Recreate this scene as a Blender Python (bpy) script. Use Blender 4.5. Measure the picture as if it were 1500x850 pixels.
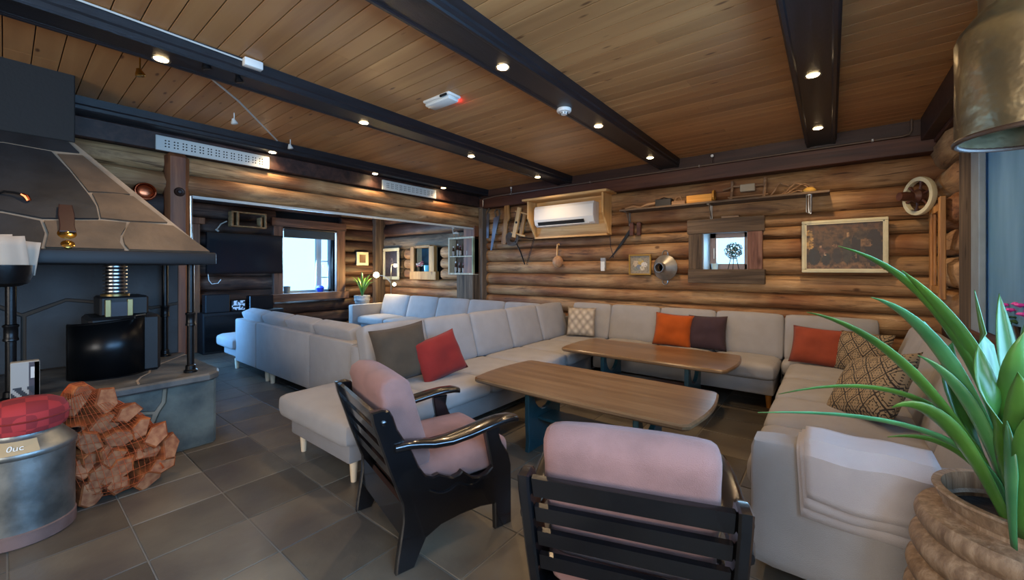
import bpy, bmesh, math, random
from mathutils import Vector, Matrix, noise
PI = math.pi
scene = bpy.context.scene
for o in list(bpy.data.objects): bpy.data.objects.remove(o, do_unlink=True)
COL = scene.collection
random.seed(7)

# ------------------------------------------------------------------ camera
cam = bpy.data.cameras.new('camera'); cam_o = bpy.data.objects.new('camera', cam); COL.objects.link(cam_o)
cam_o.location = (0, 0, 1.3); cam_o.rotation_euler = (PI/2, 0, math.radians(38.4))
cam.sensor_width = 36; cam.lens = 36*590/1500; cam.shift_y = -31/1500; cam.clip_start = .05
scene.camera = cam_o

# ------------------------------------------------------------------ world, exposure
w = bpy.data.worlds.new('world'); scene.world = w; w.use_nodes = True
bg = w.node_tree.nodes['Background']; bg.inputs[0].default_value = (.56, .80, 1, 1); bg.inputs[1].default_value = 1.6
vs = scene.view_settings; vs.view_transform = 'Standard'; vs.look = 'None'; vs.gamma = 1; vs.use_curve_mapping = False
vs.exposure = 0.65

def area(name, loc, direction, sx, sy, power, col):
    l = bpy.data.lights.new(name, 'AREA'); l.shape = 'RECTANGLE'; l.size = sx; l.size_y = sy; l.energy = power; l.color = col
    o = bpy.data.objects.new(name, l); COL.objects.link(o); o.location = loc
    o.rotation_euler = Vector(direction).to_track_quat('-Z', 'Y').to_euler()
    return o
# daylight entering by the windows: the long right-hand window, the alcove window; the rear one is an added fill
area('daylight_right_window', (1.02, .9, 1.55), (-1, .15, -.25), 3.6, 1.2, 185, (.46, .70, 1))
area('daylight_alcove_window', (-7.96, 3.6, 1.5), (1, 0, -.2), .95, 1.1, 80, (.36, .66, 1))
area('rear_window_fill', (-.5, -3.52, 1.55), (0, 1, .10), 2.9, 1.45, 120, (1, .84, .68))  # added fill lamp behind the camera, lifts the foreground
area('daylight_garden_door', (-6.5, .90, 1.2), (.35, 1, -.25), 1.0, 1.7, 85, (.22, .52, 1))
area('daylight_small_window', (-.95, 5.75, 1.6), (0, -1, -.3), .42, .42, 9, (.6, .82, 1))

# ------------------------------------------------------------------ materials
def hexc(h, a=1):
    h = h.lstrip('#'); v = [int(h[i:i+2], 16)/255 for i in (0, 2, 4)]
    return tuple((x/12.92 if x <= .04045 else ((x+.055)/1.055)**2.4) for x in v) + (a,)
MATS = {}
def mat(name, col, rough=.6, metal=0, var=0, vscale=8, bump=0, bscale=60, emis=None, estr=0, sheen=0, stretch=(1, 1, 1), col2=None, coat=0, spec=.5):
    m = bpy.data.materials.new(name); m.use_nodes = True; MATS[name] = m
    nt = m.node_tree; b = nt.nodes['Principled BSDF']
    c = hexc(col) if isinstance(col, str) else col
    b.inputs['Base Color'].default_value = c; b.inputs['Roughness'].default_value = rough; b.inputs['Metallic'].default_value = metal
    b.inputs['Specular IOR Level'].default_value = spec
    if sheen: b.inputs['Sheen Weight'].default_value = sheen; b.inputs['Sheen Roughness'].default_value = .5
    if coat: b.inputs['Coat Weight'].default_value = coat; b.inputs['Coat Roughness'].default_value = .08
    if emis: b.inputs['Emission Color'].default_value = emis; b.inputs['Emission Strength'].default_value = estr
    if var or bump or col2:
        tc = nt.nodes.new('ShaderNodeTexCoord'); mp = nt.nodes.new('ShaderNodeMapping'); mp.inputs['Scale'].default_value = stretch
        nt.links.new(tc.outputs['Object'], mp.inputs['Vector'])
    if var or col2:
        n = nt.nodes.new('ShaderNodeTexNoise'); n.inputs['Scale'].default_value = vscale; n.inputs['Detail'].default_value = 6
        nt.links.new(mp.outputs[0], n.inputs['Vector'])
        r = nt.nodes.new('ShaderNodeValToRGB'); e = r.color_ramp.elements
        c2 = hexc(col2) if col2 else tuple(x*(1-var) for x in c[:3])+(1,)
        c1 = c if col2 else tuple(min(1, x*(1+var)) for x in c[:3])+(1,)
        e[0].position = .35; e[0].color = c2; e[1].position = .65; e[1].color = c1
        nt.links.new(n.outputs['Fac'], r.inputs['Fac']); nt.links.new(r.outputs['Color'], b.inputs['Base Color'])
    if bump:
        n2 = nt.nodes.new('ShaderNodeTexNoise'); n2.inputs['Scale'].default_value = bscale; n2.inputs['Detail'].default_value = 4
        nt.links.new(mp.outputs[0], n2.inputs['Vector'])
        bp = nt.nodes.new('ShaderNodeBump'); bp.inputs['Strength'].default_value = bump; bp.inputs['Distance'].default_value = .01
        nt.links.new(n2.outputs['Fac'], bp.inputs['Height']); nt.links.new(bp.outputs[0], b.inputs['Normal'])
    return m
def wood(name, dark, mid, light, axis='X', rough=.6, knots=True, rnd=.35, gscale=3.0, bump=.25, cracks=0, coat=0, spec=.4, grey=None, ng=.66, dist=.6, along=.35, knot_s=(5.5, 2.2), knot_d=.16, lo_=.3, hi_=.72, tint=None):
    """grain along one object axis, knots, per-piece tint from the object's random value"""
    m = bpy.data.materials.new(name); m.use_nodes = True; MATS[name] = m
    nt = m.node_tree; N = nt.nodes; L = nt.links; b = N['Principled BSDF']
    b.inputs['Roughness'].default_value = rough; b.inputs['Specular IOR Level'].default_value = spec
    if coat: b.inputs['Coat Weight'].default_value = coat; b.inputs['Coat Roughness'].default_value = .15
    tc = N.new('ShaderNodeTexCoord'); oi = N.new('ShaderNodeObjectInfo')
    add = N.new('ShaderNodeVectorMath'); add.operation = 'ADD'
    mulr = N.new('ShaderNodeVectorMath'); mulr.operation = 'SCALE'; mulr.inputs[0].default_value = (37, 19, 11)
    L.new(oi.outputs['Random'], mulr.inputs['Scale']); L.new(tc.outputs['Object'], add.inputs[0]); L.new(mulr.outputs[0], add.inputs[1])
    mp = N.new('ShaderNodeMapping'); s = [gscale*6]*3; s['XYZ'.index(axis)] = gscale*along; mp.inputs['Scale'].default_value = s
    L.new(add.outputs[0], mp.inputs['Vector'])
    n = N.new('ShaderNodeTexNoise'); n.inputs['Scale'].default_value = 1; n.inputs['Detail'].default_value = 9; n.inputs['Roughness'].default_value = ng; n.inputs['Distortion'].default_value = dist
    L.new(mp.outputs[0], n.inputs['Vector'])
    r = N.new('ShaderNodeValToRGB'); e = r.color_ramp.elements
    e[0].position = lo_; e[0].color = hexc(dark); e[1].position = hi_; e[1].color = hexc(light)
    k = e.new(.5); k.color = hexc(mid)
    if grey: k2 = e.new(.62); k2.color = hexc(grey)
    L.new(n.outputs['Fac'], r.inputs['Fac'])
    last = r.outputs['Color']
    if tint:
        n3 = N.new('ShaderNodeTexNoise'); n3.inputs['Scale'].default_value = 1.3; n3.inputs['Detail'].default_value = 3; L.new(add.outputs[0], n3.inputs['Vector'])
        r3 = N.new('ShaderNodeValToRGB'); q3 = r3.color_ramp.elements; q3[0].position = .38; q3[0].color = hexc(tint); q3[1].position = .6; q3[1].color = (1, 1, 1, 1); L.new(n3.outputs['Fac'], r3.inputs['Fac'])
        m3 = N.new('ShaderNodeMixRGB'); m3.blend_type = 'MULTIPLY'; m3.inputs[0].default_value = .85; L.new(last, m3.inputs[1]); L.new(r3.outputs[0], m3.inputs[2]); last = m3.outputs[0]
        mp4 = N.new('ShaderNodeMapping'); s4 = [26]*3; s4['XYZ'.index(axis)] = 1.4; mp4.inputs['Scale'].default_value = s4; L.new(add.outputs[0], mp4.inputs['Vector'])
        n4 = N.new('ShaderNodeTexNoise'); n4.inputs['Scale'].default_value = 1; n4.inputs['Detail'].default_value = 3; n4.inputs['Distortion'].default_value = 1.5; L.new(mp4.outputs[0], n4.inputs['Vector'])
        r4 = N.new('ShaderNodeValToRGB'); q4 = r4.color_ramp.elements; q4[0].position = .30; q4[0].color = (.16, .10, .07, 1); q4[1].position = .40; q4[1].color = (1, 1, 1, 1); L.new(n4.outputs['Fac'], r4.inputs['Fac'])
        m4 = N.new('ShaderNodeMixRGB'); m4.blend_type = 'MULTIPLY'; m4.inputs[0].default_value = .8; L.new(last, m4.inputs[1]); L.new(r4.outputs[0], m4.inputs[2]); last = m4.outputs[0]
    if knots:
        mp2 = N.new('ShaderNodeMapping'); s2 = [knot_s[0]]*3; s2['XYZ'.index(axis)] = knot_s[1]; mp2.inputs['Scale'].default_value = s2
        L.new(add.outputs[0], mp2.inputs['Vector'])
        v = N.new('ShaderNodeTexVoronoi'); v.inputs['Scale'].default_value = 1; L.new(mp2.outputs[0], v.inputs['Vector'])
        kr = N.new('ShaderNodeValToRGB'); ke = kr.color_ramp.elements
        ke[0].position = .05; ke[0].color = (.18, .1, .07, 1); ke[1].position = knot_d; ke[1].color = (1, 1, 1, 1)
        L.new(v.outputs['Distance'], kr.inputs['Fac'])
        mx = N.new('ShaderNodeMixRGB'); mx.blend_type = 'MULTIPLY'; mx.inputs[0].default_value = .8
        L.new(last, mx.inputs[1]); L.new(kr.outputs[0], mx.inputs[2]); last = mx.outputs[0]
    if rnd:
        hsv = N.new('ShaderNodeHueSaturation'); mr = N.new('ShaderNodeMapRange')
        mr.inputs['To Min'].default_value = 1-rnd; mr.inputs['To Max'].default_value = 1+rnd
        L.new(oi.outputs['Random'], mr.inputs['Value']); L.new(mr.outputs[0], hsv.inputs['Value']); L.new(last, hsv.inputs['Color']); last = hsv.outputs[0]
    L.new(last, b.inputs['Base Color'])
    bp = N.new('ShaderNodeBump'); bp.inputs['Strength'].default_value = bump; bp.inputs['Distance'].default_value = .012
    L.new(n.outputs['Fac'], bp.inputs['Height']); L.new(bp.outputs[0], b.inputs['Normal'])
    return m
def pattern(name, base, line, k=9, axes=('X', 'Z'), emb=True):
    """flat printed diamond lattice with nested lozenges"""
    m = bpy.data.materials.new(name); m.use_nodes = True; MATS[name] = m
    nt = m.node_tree; N = nt.nodes; L = nt.links; b = N['Principled BSDF']; b.inputs['Roughness'].default_value = .9
    tc = N.new('ShaderNodeTexCoord'); sp = N.new('ShaderNodeSeparateXYZ'); L.new(tc.outputs['Object'], sp.inputs[0])
    def M(op, a, bb=None, c=None):
        q = N.new('ShaderNodeMath'); q.operation = op
        for i, x in enumerate((a, bb, c)):
            if x is None: continue
            if isinstance(x, (int, float)): q.inputs[i].default_value = x
            else: L.new(x, q.inputs[i])
        return q.outputs[0]
    u = M('PINGPONG', M('MULTIPLY', sp.outputs[axes[0]], k), .5); v = M('PINGPONG', M('MULTIPLY', sp.outputs[axes[1]], k*.8), .5)
    d = M('ADD', u, v)                       # 0..1 diamond distance
    l1 = M('LESS_THAN', M('ABSOLUTE', M('SUBTRACT', d, .5)), .045)
    l2 = M('LESS_THAN', M('ABSOLUTE', M('SUBTRACT', d, .32)), .022)
    l3 = M('LESS_THAN', M('ABSOLUTE', M('SUBTRACT', d, .72)), .025)
    dots = M('MULTIPLY', M('LESS_THAN', M('PINGPONG', M('MULTIPLY', sp.outputs[axes[0]], k*6), .5), .17), M('LESS_THAN', M('PINGPONG', M('MULTIPLY', sp.outputs[axes[1]], k*6), .5), .17))
    tot = M('MAXIMUM', M('MAXIMUM', l1, l2), M('MAXIMUM', l3, dots))
    mx = N.new('ShaderNodeMixRGB'); mx.inputs[1].default_value = hexc(base); mx.inputs[2].default_value = hexc(line)
    L.new(tot, mx.inputs[0]); L.new(mx.outputs[0], b.inputs['Base Color'])
    return m
def fabric(name, col, var=.12, sheen=.06, bump=.35):
    m = mat(name, col, rough=.95, var=var, vscale=7, bump=bump, bscale=420, sheen=sheen, spec=.2); return m
def plaid(name, a, b_, k=26):
    m = mat(name, a, rough=.9); nt = m.node_tree; N = nt.nodes; L = nt.links
    tc = N.new('ShaderNodeTexCoord'); ck = N.new('ShaderNodeTexChecker'); ck.inputs['Scale'].default_value = k
    ck.inputs['Color1'].default_value = hexc(a); ck.inputs['Color2'].default_value = hexc(b_)
    L.new(tc.outputs['Object'], ck.inputs['Vector']); L.new(ck.outputs['Color'], N['Principled BSDF'].inputs['Base Color']); return m
def vcol_mat(name, rough=.5):
    m = mat(name, '#808080', rough=rough); nt = m.node_tree
    a = nt.nodes.new('ShaderNodeVertexColor'); a.layer_name = 'paint'; nt.links.new(a.outputs['Color'], nt.nodes['Principled BSDF'].inputs['Base Color']); return m
def glass(name, col=(.8, .92, 1, 1)):
    m = bpy.data.materials.new(name); m.use_nodes = True; MATS[name] = m; nt = m.node_tree; N = nt.nodes
    N.remove(N['Principled BSDF']); out = N['Material Output']
    t = N.new('ShaderNodeBsdfTransparent'); t.inputs[0].default_value = col
    g = N.new('ShaderNodeBsdfGlossy'); g.inputs['Roughness'].default_value = .03
    fr = N.new('ShaderNodeFresnel'); fr.inputs[0].default_value = 1.45
    mx = N.new('ShaderNodeMixShader'); nt.links.new(fr.outputs[0], mx.inputs[0]); nt.links.new(t.outputs[0], mx.inputs[1]); nt.links.new(g.outputs[0], mx.inputs[2])
    nt.links.new(mx.outputs[0], out.inputs[0]); return m

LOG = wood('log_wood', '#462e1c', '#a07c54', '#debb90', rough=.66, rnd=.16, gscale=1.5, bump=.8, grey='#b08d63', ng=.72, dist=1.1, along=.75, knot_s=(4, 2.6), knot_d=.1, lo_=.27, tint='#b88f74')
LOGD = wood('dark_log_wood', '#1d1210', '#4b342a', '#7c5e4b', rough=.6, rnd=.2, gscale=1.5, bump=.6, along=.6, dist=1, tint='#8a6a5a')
LOGG = wood('weathered_log_wood', '#2e261f', '#6e604f', '#9b8b73', rough=.8, rnd=.15, gscale=1.5, bump=.6, along=.6, dist=1)
PLANK = wood('ceiling_pine', '#9a6c41', '#aa7b4c', '#b78957', rough=.5, rnd=.13, gscale=1.6, bump=.05, coat=.08, ng=.5, dist=.4, knot_s=(9, 2.6), knot_d=.11)
BEAM = mat('black_stained_beam', '#15161b', rough=.38, var=.3, vscale=4, bump=.15, bscale=40, stretch=(8, .6, 8))
DARKB = wood('dark_stained_board', '#1a100d', '#35211b', '#4b3228', axis='X', rough=.5, rnd=.1, gscale=2, bump=.15, knots=False)
REDB = wood('red_brown_board', '#2a1510', '#4a2a20', '#66402f', axis='X', rough=.5, rnd=.1, gscale=2, bump=.15, knots=False)
OLDW = wood('old_grey_board', '#2c241e', '#55473a', '#7c6a56', axis='Z', rough=.85, rnd=.15, gscale=2.4, bump=.6)
OLDWX = wood('old_grey_board_flat', '#2c241e', '#55473a', '#7c6a56', axis='X', rough=.85, rnd=.15, gscale=2.4, bump=.6)
PINEZ = wood('pale_pine_upright', '#a3763f', '#cb9c60', '#e0bc86', axis='Z', rough=.5, rnd=.08, gscale=2, bump=.08)
PINEX = wood('pale_pine', '#a3763f', '#cb9c60', '#e0bc86', axis='X', rough=.5, rnd=.08, gscale=2, bump=.08)
POSTW = wood('post_wood', '#3c2012', '#74452a', '#99643f', axis='Z', rough=.5, rnd=.1, gscale=1.8, bump=.15)
TABLEW = wood('table_oak', '#513b27', '#6a5139', '#806549', axis='X', rough=.3, rnd=0, gscale=2.2, bump=.06, knots=False, coat=.15)
TEAL = mat('blue_black_paint', '#1e434d', rough=.35, var=.2)
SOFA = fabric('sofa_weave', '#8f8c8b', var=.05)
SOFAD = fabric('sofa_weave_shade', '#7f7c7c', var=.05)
MAUVE = fabric('dusty_pink_velvet', '#7d5a52', var=.16, sheen=.12)
GREYV = fabric('grey_mauve_velvet', '#7d6f70', var=.1, sheen=.4)
BLACKW = mat('black_lacquered_wood', '#0c0c0e', rough=.22, var=.3, vscale=5, bump=.05, bscale=30, coat=.6)
TILE = None
def tile_mat():
    m = bpy.data.materials.new('slate_tile'); m.use_nodes = True; nt = m.node_tree; N = nt.nodes; L = nt.links; b = N['Principled BSDF']
    oi = N.new('ShaderNodeObjectInfo'); at = N.new('ShaderNodeVertexColor'); at.layer_name = 'paint'
    tc = N.new('ShaderNodeTexCoord'); ad = N.new('ShaderNodeVectorMath'); ad.operation = 'ADD'
    sc = N.new('ShaderNodeVectorMath'); sc.operation = 'SCALE'; sc.inputs[0].default_value = (31, 17, 5); L.new(oi.outputs['Random'], sc.inputs['Scale'])
    L.new(tc.outputs['Object'], ad.inputs[0]); L.new(sc.outputs[0], ad.inputs[1])
    n = N.new('ShaderNodeTexNoise'); n.inputs['Scale'].default_value = 2.2; n.inputs['Detail'].default_value = 7; L.new(ad.outputs[0], n.inputs['Vector'])
    r = N.new('ShaderNodeValToRGB'); e = r.color_ramp.elements; e[0].position = .3; e[0].color = hexc('#47413d'); e[1].position = .7; e[1].color = hexc('#6b6457')
    q = e.new(.5); q.color = hexc('#5a5349')
    L.new(n.outputs['Fac'], r.inputs['Fac'])
    hsv = N.new('ShaderNodeHueSaturation'); mr = N.new('ShaderNodeMapRange'); mr.inputs['To Min'].default_value = .62; mr.inputs['To Max'].default_value = 1.12
    L.new(oi.outputs['Random'], mr.inputs['Value']); L.new(mr.outputs[0], hsv.inputs['Value']); L.new(r.outputs[0], hsv.inputs['Color'])
    L.new(hsv.outputs[0], b.inputs['Base Color']); b.inputs['Roughness'].default_value = .42
    n2 = N.new('ShaderNodeTexNoise'); n2.inputs['Scale'].default_value = 9; n2.inputs['Detail'].default_value = 5; L.new(ad.outputs[0], n2.inputs['Vector'])
    bp = N.new('ShaderNodeBump'); bp.inputs['Strength'].default_value = .18; bp.inputs['Distance'].default_value = .02; L.new(n2.outputs['Fac'], bp.inputs['Height']); L.new(bp.outputs[0], b.inputs['Normal'])
    return m
TILE = tile_mat()
GROUT = mat('grey_grout', '#7a756c', rough=.9)
STONE = mat('slate_cladding', '#66685e', rough=.6, col2='#3f4340', vscale=5, bump=.5, bscale=18)
STONEB = mat('brown_slate', '#5f4e3e', rough=.6, col2='#43382f', vscale=4, bump=.5, bscale=14)
STONED = mat('charcoal_shaded_slate', '#26282b', rough=.6, col2='#18191b', vscale=4, bump=.4, bscale=14)  # dark hood stones; on the hearth back, the hood's shade as colour
MORTAR = mat('pale_mortar', '#8d7c68', rough=.9, var=.15)
SLAB = mat('rough_slate_slab', '#6a6660', rough=.55, col2='#35383a', vscale=5, bump=.6, bscale=12)
IRON = mat('black_iron', '#131518', rough=.35, metal=.6, var=.2, bump=.1)
IRONM = mat('matte_black_steel', '#101216', rough=.55, metal=.2)
STEEL = mat('brushed_steel', '#a9a9a6', rough=.28, metal=1)
GALV = mat('galvanised_zinc', '#8e9494', rough=.42, metal=.85, col2='#5f6668', vscale=7, bump=.5, bscale=9)
COPPER = mat('copper', '#a5583a', rough=.25, metal=1)
BRASS = mat('brass', '#c9a255', rough=.22, metal=1)
LEATHER = mat('dark_red_leather', '#2c1413', rough=.5)
WHITE = mat('white_plastic', '#d9d8d2', rough=.4)
WHITEP = mat('white_painted_metal', '#b9bdb9', rough=.45)
CREAM = mat('cream_paint', '#c4bd9c', rough=.6, var=.12)
GOLD = mat('gold_frame', '#a9853f', rough=.4, metal=.4)
BULB = mat('warm_bulb', '#ffe0b0', emis=(1, .72, .38, 1), estr=26)
BULB2 = mat('clear_glow_bulb', '#ffe8c8', emis=(1, .78, .48, 1), estr=14)
REDL = mat('red_indicator', '#ff2030', emis=(1, .03, .06, 1), estr=4)
HOLE = mat('dark_recess', '#090909', rough=.9)
GLASS = glass('clear_glass'); 
BLACKP = mat('black_gloss_plastic', '#0b0d10', rough=.18)
PAPER = mat('paper', '#a6998a', rough=.9)
LEAF = mat('leaf_green', '#4c7a2c', rough=.38, col2='#2f5a26', vscale=6, stretch=(1, 1, 1), spec=.6)
LEAF2 = mat('leaf_bluegreen', '#4f8a55', rough=.35, col2='#2d6640', vscale=6, spec=.6)
SOIL = mat('potting_soil', '#1b130e', rough=1, bump=.6)
POTW = wood('ribbed_pot_wood', '#5d4836', '#7d6650', '#a08a72', axis='Z', rough=.6, rnd=0, gscale=8, along=.12, dist=.2, bump=.5, knots=False)
WHITECL = fabric('white_cotton', '#aaa4a4', var=.04)
PAINT = vcol_mat('painted_print'); BLUEOUT = mat('blue_backdrop', '#6f9cc4', rough=.9, var=.08, vscale=3)
BARK = wood('firewood', '#5a280e', '#8a4318', '#a96433', axis='X', rough=.8, rnd=.3, gscale=3, bump=.3)
BARKE = mat('firewood_end', '#a06c48', rough=.85, col2='#7c4428', vscale=25)
NET = mat('orange_net', '#a84818', rough=.7)

# ------------------------------------------------------------------ mesh builder
class MB:
    def __init__(s): s.bm = bmesh.new()
    def _m(s, verts, M):
        if M is not None:
            for v in verts: v.co = M @ v.co
    def box(s, lo, hi, bev=0, M=None, seg=1):
        t = bmesh.new(); bmesh.ops.create_cube(t, size=1)
        lo = Vector(lo); hi = Vector(hi)
        for v in t.verts: v.co = Vector(((v.co.x+.5)*(hi.x-lo.x)+lo.x, (v.co.y+.5)*(hi.y-lo.y)+lo.y, (v.co.z+.5)*(hi.z-lo.z)+lo.z))
        if bev: bmesh.ops.bevel(t, geom=list(t.edges), offset=bev, segments=seg, affect='EDGES', profile=.5)
        s.merge(t, M); return s
    def merge(s, t, M=None):
        if M is not None: bmesh.ops.transform(t, matrix=M, verts=t.verts)
        me = bpy.data.meshes.new('tmp'); t.to_mesh(me); t.free(); s.bm.from_mesh(me); bpy.data.meshes.remove(me)
    def grid(s, rows, closeu=False, closev=False, M=None):
        """rows: list of lists of points"""
        t = bmesh.new(); V = [[t.verts.new(p) for p in r] for r in rows]; n = len(V); m = len(V[0])
        for i in range(n if closev else n-1):
            for j in range(m if closeu else m-1):
                a, b, c, d = V[i][j], V[i][(j+1) % m], V[(i+1) % n][(j+1) % m], V[(i+1) % n][j]
                try: t.faces.new((a, b, c, d))
                except ValueError: pass
        s.merge(t, M); return s
    def tube(s, pts, r, n=8, caps=True, M=None, flat=1.0):
        pts = [Vector(p) for p in pts]; rs = r if isinstance(r, (list, tuple)) else [r]*len(pts)
        rows = []; up = None
        for i, p in enumerate(pts):
            d = (pts[min(i+1, len(pts)-1)]-pts[max(i-1, 0)]).normalized()
            if up is None: up = d.orthogonal().normalized()
            up = (up-d*up.dot(d)).normalized(); sd = d.cross(up)
            rows.append([p+(up*math.cos(2*PI*k/n)*flat+sd*math.sin(2*PI*k/n))*rs[i] for k in range(n)])
        t = bmesh.new(); V = [[t.verts.new(q) for q in rr] for rr in rows]
        for i in range(len(V)-1):
            for k in range(n): t.faces.new((V[i][k], V[i][(k+1) % n], V[i+1][(k+1) % n], V[i+1][k]))
        if caps: t.faces.new(V[0][::-1]); t.faces.new(V[-1])
        s.merge(t, M); return s
    def lathe(s, prof, c=(0, 0, 0), n=24, axis='Z', M=None, caps=True):
        t = bmesh.new(); V = []
        for r, z in prof:
            ring = []
            for k in range(n):
                a = 2*PI*k/n; x, y = r*math.cos(a), r*math.sin(a)
                p = {'Z': (x, y, z), 'Y': (x, z, y), 'X': (z, x, y)}[axis]
                ring.append(t.verts.new(Vector(p)+Vector(c)))
            V.append(ring)
        for i in range(len(V)-1):
            for k in range(n): t.faces.new((V[i][k], V[i][(k+1) % n], V[i+1][(k+1) % n], V[i+1][k]))
        if caps:
            if prof[0][0] > 1e-5: t.faces.new(V[0][::-1])
            if prof[-1][0] > 1e-5: t.faces.new(V[-1])
        bmesh.ops.remove_doubles(t, verts=t.verts, dist=1e-6)
        bmesh.ops.recalc_face_normals(t, faces=t.faces)
        s.merge(t, M); return s
    def prism(s, pts, o, ax, ay, th, bev=0, M=None):
        """outline pts (a,b) in plane o + a*ax + b*ay, extruded by vector th"""
        t = bmesh.new(); o = Vector(o); ax = Vector(ax); ay = Vector(ay); th = Vector(th)
        A = [t.verts.new(o+ax*a+ay*b) for a, b in pts]; B = [t.verts.new(o+ax*a+ay*b+th) for a, b in pts]
        f = t.faces.new(A); g = t.faces.new(B[::-1]); n = len(A)
        for i in range(n): t.faces.new((A[i], B[i], B[(i+1) % n], A[(i+1) % n]))
        bmesh.ops.recalc_face_normals(t, faces=t.faces)
        if bev:
            f.normal_update(); ed = [e for e in t.edges if (e.verts[0] in A) == (e.verts[1] in A)]
            bmesh.ops.bevel(t, geom=ed, offset=bev, segments=1, affect='EDGES')
        s.merge(t, M); return s
    def puff(s, lo, hi, r=.05, bulge=.02, n=8, M=None, seed=0, wob=.0018):
        """cushion: rounded block with swollen faces"""
        lo = Vector(lo); hi = Vector(hi); c = (lo+hi)/2; h = (hi-lo)/2
        t = bmesh.new(); bmesh.ops.create_cube(t, size=2)
        bmesh.ops.subdivide_edges(t, edges=list(t.edges), cuts=n, use_grid_fill=True)
        r = min(r, h.x, h.y, h.z)
        for v in t.verts:
            q = v.co.copy()
            # concentrate rings near the rims
            q = Vector([math.copysign(abs(a)**.75, a) for a in q])
            p = Vector((q.x*h.x, q.y*h.y, q.z*h.z))
            inner = Vector([max(-h[i]+r, min(h[i]-r, p[i])) for i in range(3)])
            dd = p-inner
            if dd.length > 1e-6: p = inner+dd.normalized()*min(r, dd.length if dd.length < r else r)
            for i in range(3):
                j, k = (i+1) % 3, (i+2) % 3
                if abs(q[i]) > .98: p[i] += math.copysign(bulge*(1-q[j]**2)*(1-q[k]**2)*min(1, min(h[j], h[k])*6), q[i])
            if wob: p += noise.noise_vector((p+c)*7+Vector((seed, 0, 0)))*wob
            v.co = p+c
        s.merge(t, M); return s
    def build(s, name, m, parent=None, smooth=True, label=None, world=True, angle=40):
        bm = s.bm; me = bpy.data.meshes.new(name)
        bmesh.ops.recalc_face_normals(bm, faces=bm.faces)
        inv = parent.matrix_basis.inverted() if (parent is not None and world and parent.parent is None) else (WM[parent.name].inverted() if (parent is not None and world and parent.name in WM) else None)
        if inv is not None: bmesh.ops.transform(bm, matrix=inv, verts=bm.verts)
        bm.to_mesh(me); bm.free(); me.materials.append(m)
        if smooth:
            me.polygons.foreach_set('use_smooth', [True]*len(me.polygons))
            me.set_sharp_from_angle(angle=math.radians(angle))
        o = bpy.data.objects.new(name, me); COL.objects.link(o)
        if parent is not None:
            o.parent = parent
            WM[o.name] = WM.get(parent.name, parent.matrix_basis)
        if label: o['label'] = label
        return o
WM = {}
def tag(o, label=None, cat=None, group=None, kind=None):
    if label: o['label'] = label
    if cat: o['category'] = cat
    if group: o['group'] = group
    if kind: o['kind'] = kind
    return o
def thing(name, label, cat, loc=(0, 0, 0), rz=0, group=None, kind=None):
    o = bpy.data.objects.new(name, None); COL.objects.link(o); o.location = loc; o.rotation_euler = (0, 0, rz)
    o.matrix_basis = Matrix.Translation(loc) @ Matrix.Rotation(rz, 4, 'Z'); o.empty_display_size = .1
    WM[o.name] = o.matrix_basis.copy()
    return tag(o, label, cat, group, kind)
def one(mb, name, m, label, cat, group=None, smooth=True, angle=40, origin=None):
    """a thing that is one mesh; origin moved to its base"""
    bm = mb.bm; c = Vector((0, 0, 0)); zs = [v.co.z for v in bm.verts]
    for v in bm.verts: c += v.co
    c /= len(bm.verts); c.z = min(zs)
    if origin: c = Vector(origin)
    for v in bm.verts: v.co -= c
    o = mb.build(name, m, smooth=smooth, angle=angle); o.location = c; o.matrix_basis = Matrix.Translation(c); WM[o.name] = o.matrix_basis.copy()
    return tag(o, label, cat, group)
def copy_tree(o, parent=None, M=None):
    c = o.copy(); COL.objects.link(c); c.parent = parent
    for ch in list(o.children): copy_tree(ch, c)
    return c
def struct(mb, name, m, parent=None, label=None, smooth=False):
    o = mb.build(name, m, parent, smooth=smooth)
    if parent is None: o['kind'] = 'structure'
    if label: o['label'] = label
    return o
def painting(name, parent, o, ux, uy, nx, ny, fn, world=True):
    """flat printed picture: a fine grid with colours per face"""
    bm = bmesh.new(); o = Vector(o); ux = Vector(ux); uy = Vector(uy)
    V = [[bm.verts.new(o+ux*(i/nx)+uy*(j/ny)) for i in range(nx+1)] for j in range(ny+1)]
    cl = bm.loops.layers.color.new('paint')
    for j in range(ny):
        for i in range(nx):
            f = bm.faces.new((V[j][i], V[j][i+1], V[j+1][i+1], V[j+1][i])); c = fn((i+.5)/nx, (j+.5)/ny)
            for l in f.loops: l[cl] = (c[0], c[1], c[2], 1)
    inv = WM[parent.name].inverted() if (parent is not None and world) else None
    if inv is not None: bmesh.ops.transform(bm, matrix=inv, verts=bm.verts)
    me = bpy.data.meshes.new(name); bm.to_mesh(me); bm.free(); me.materials.append(PAINT)
    ob = bpy.data.objects.new(name, me); COL.objects.link(ob); ob.parent = parent
    if parent is not None: WM[ob.name] = WM[parent.name]
    return ob
def srgb(h): # byte colour layers store sRGB-encoded values
    h = h.lstrip('#'); return tuple(int(h[i:i+2], 16)/255 for i in (0, 2, 4))
def mixc(a, b, t): return tuple(a[i]*(1-t)+b[i]*t for i in range(3))

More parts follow.
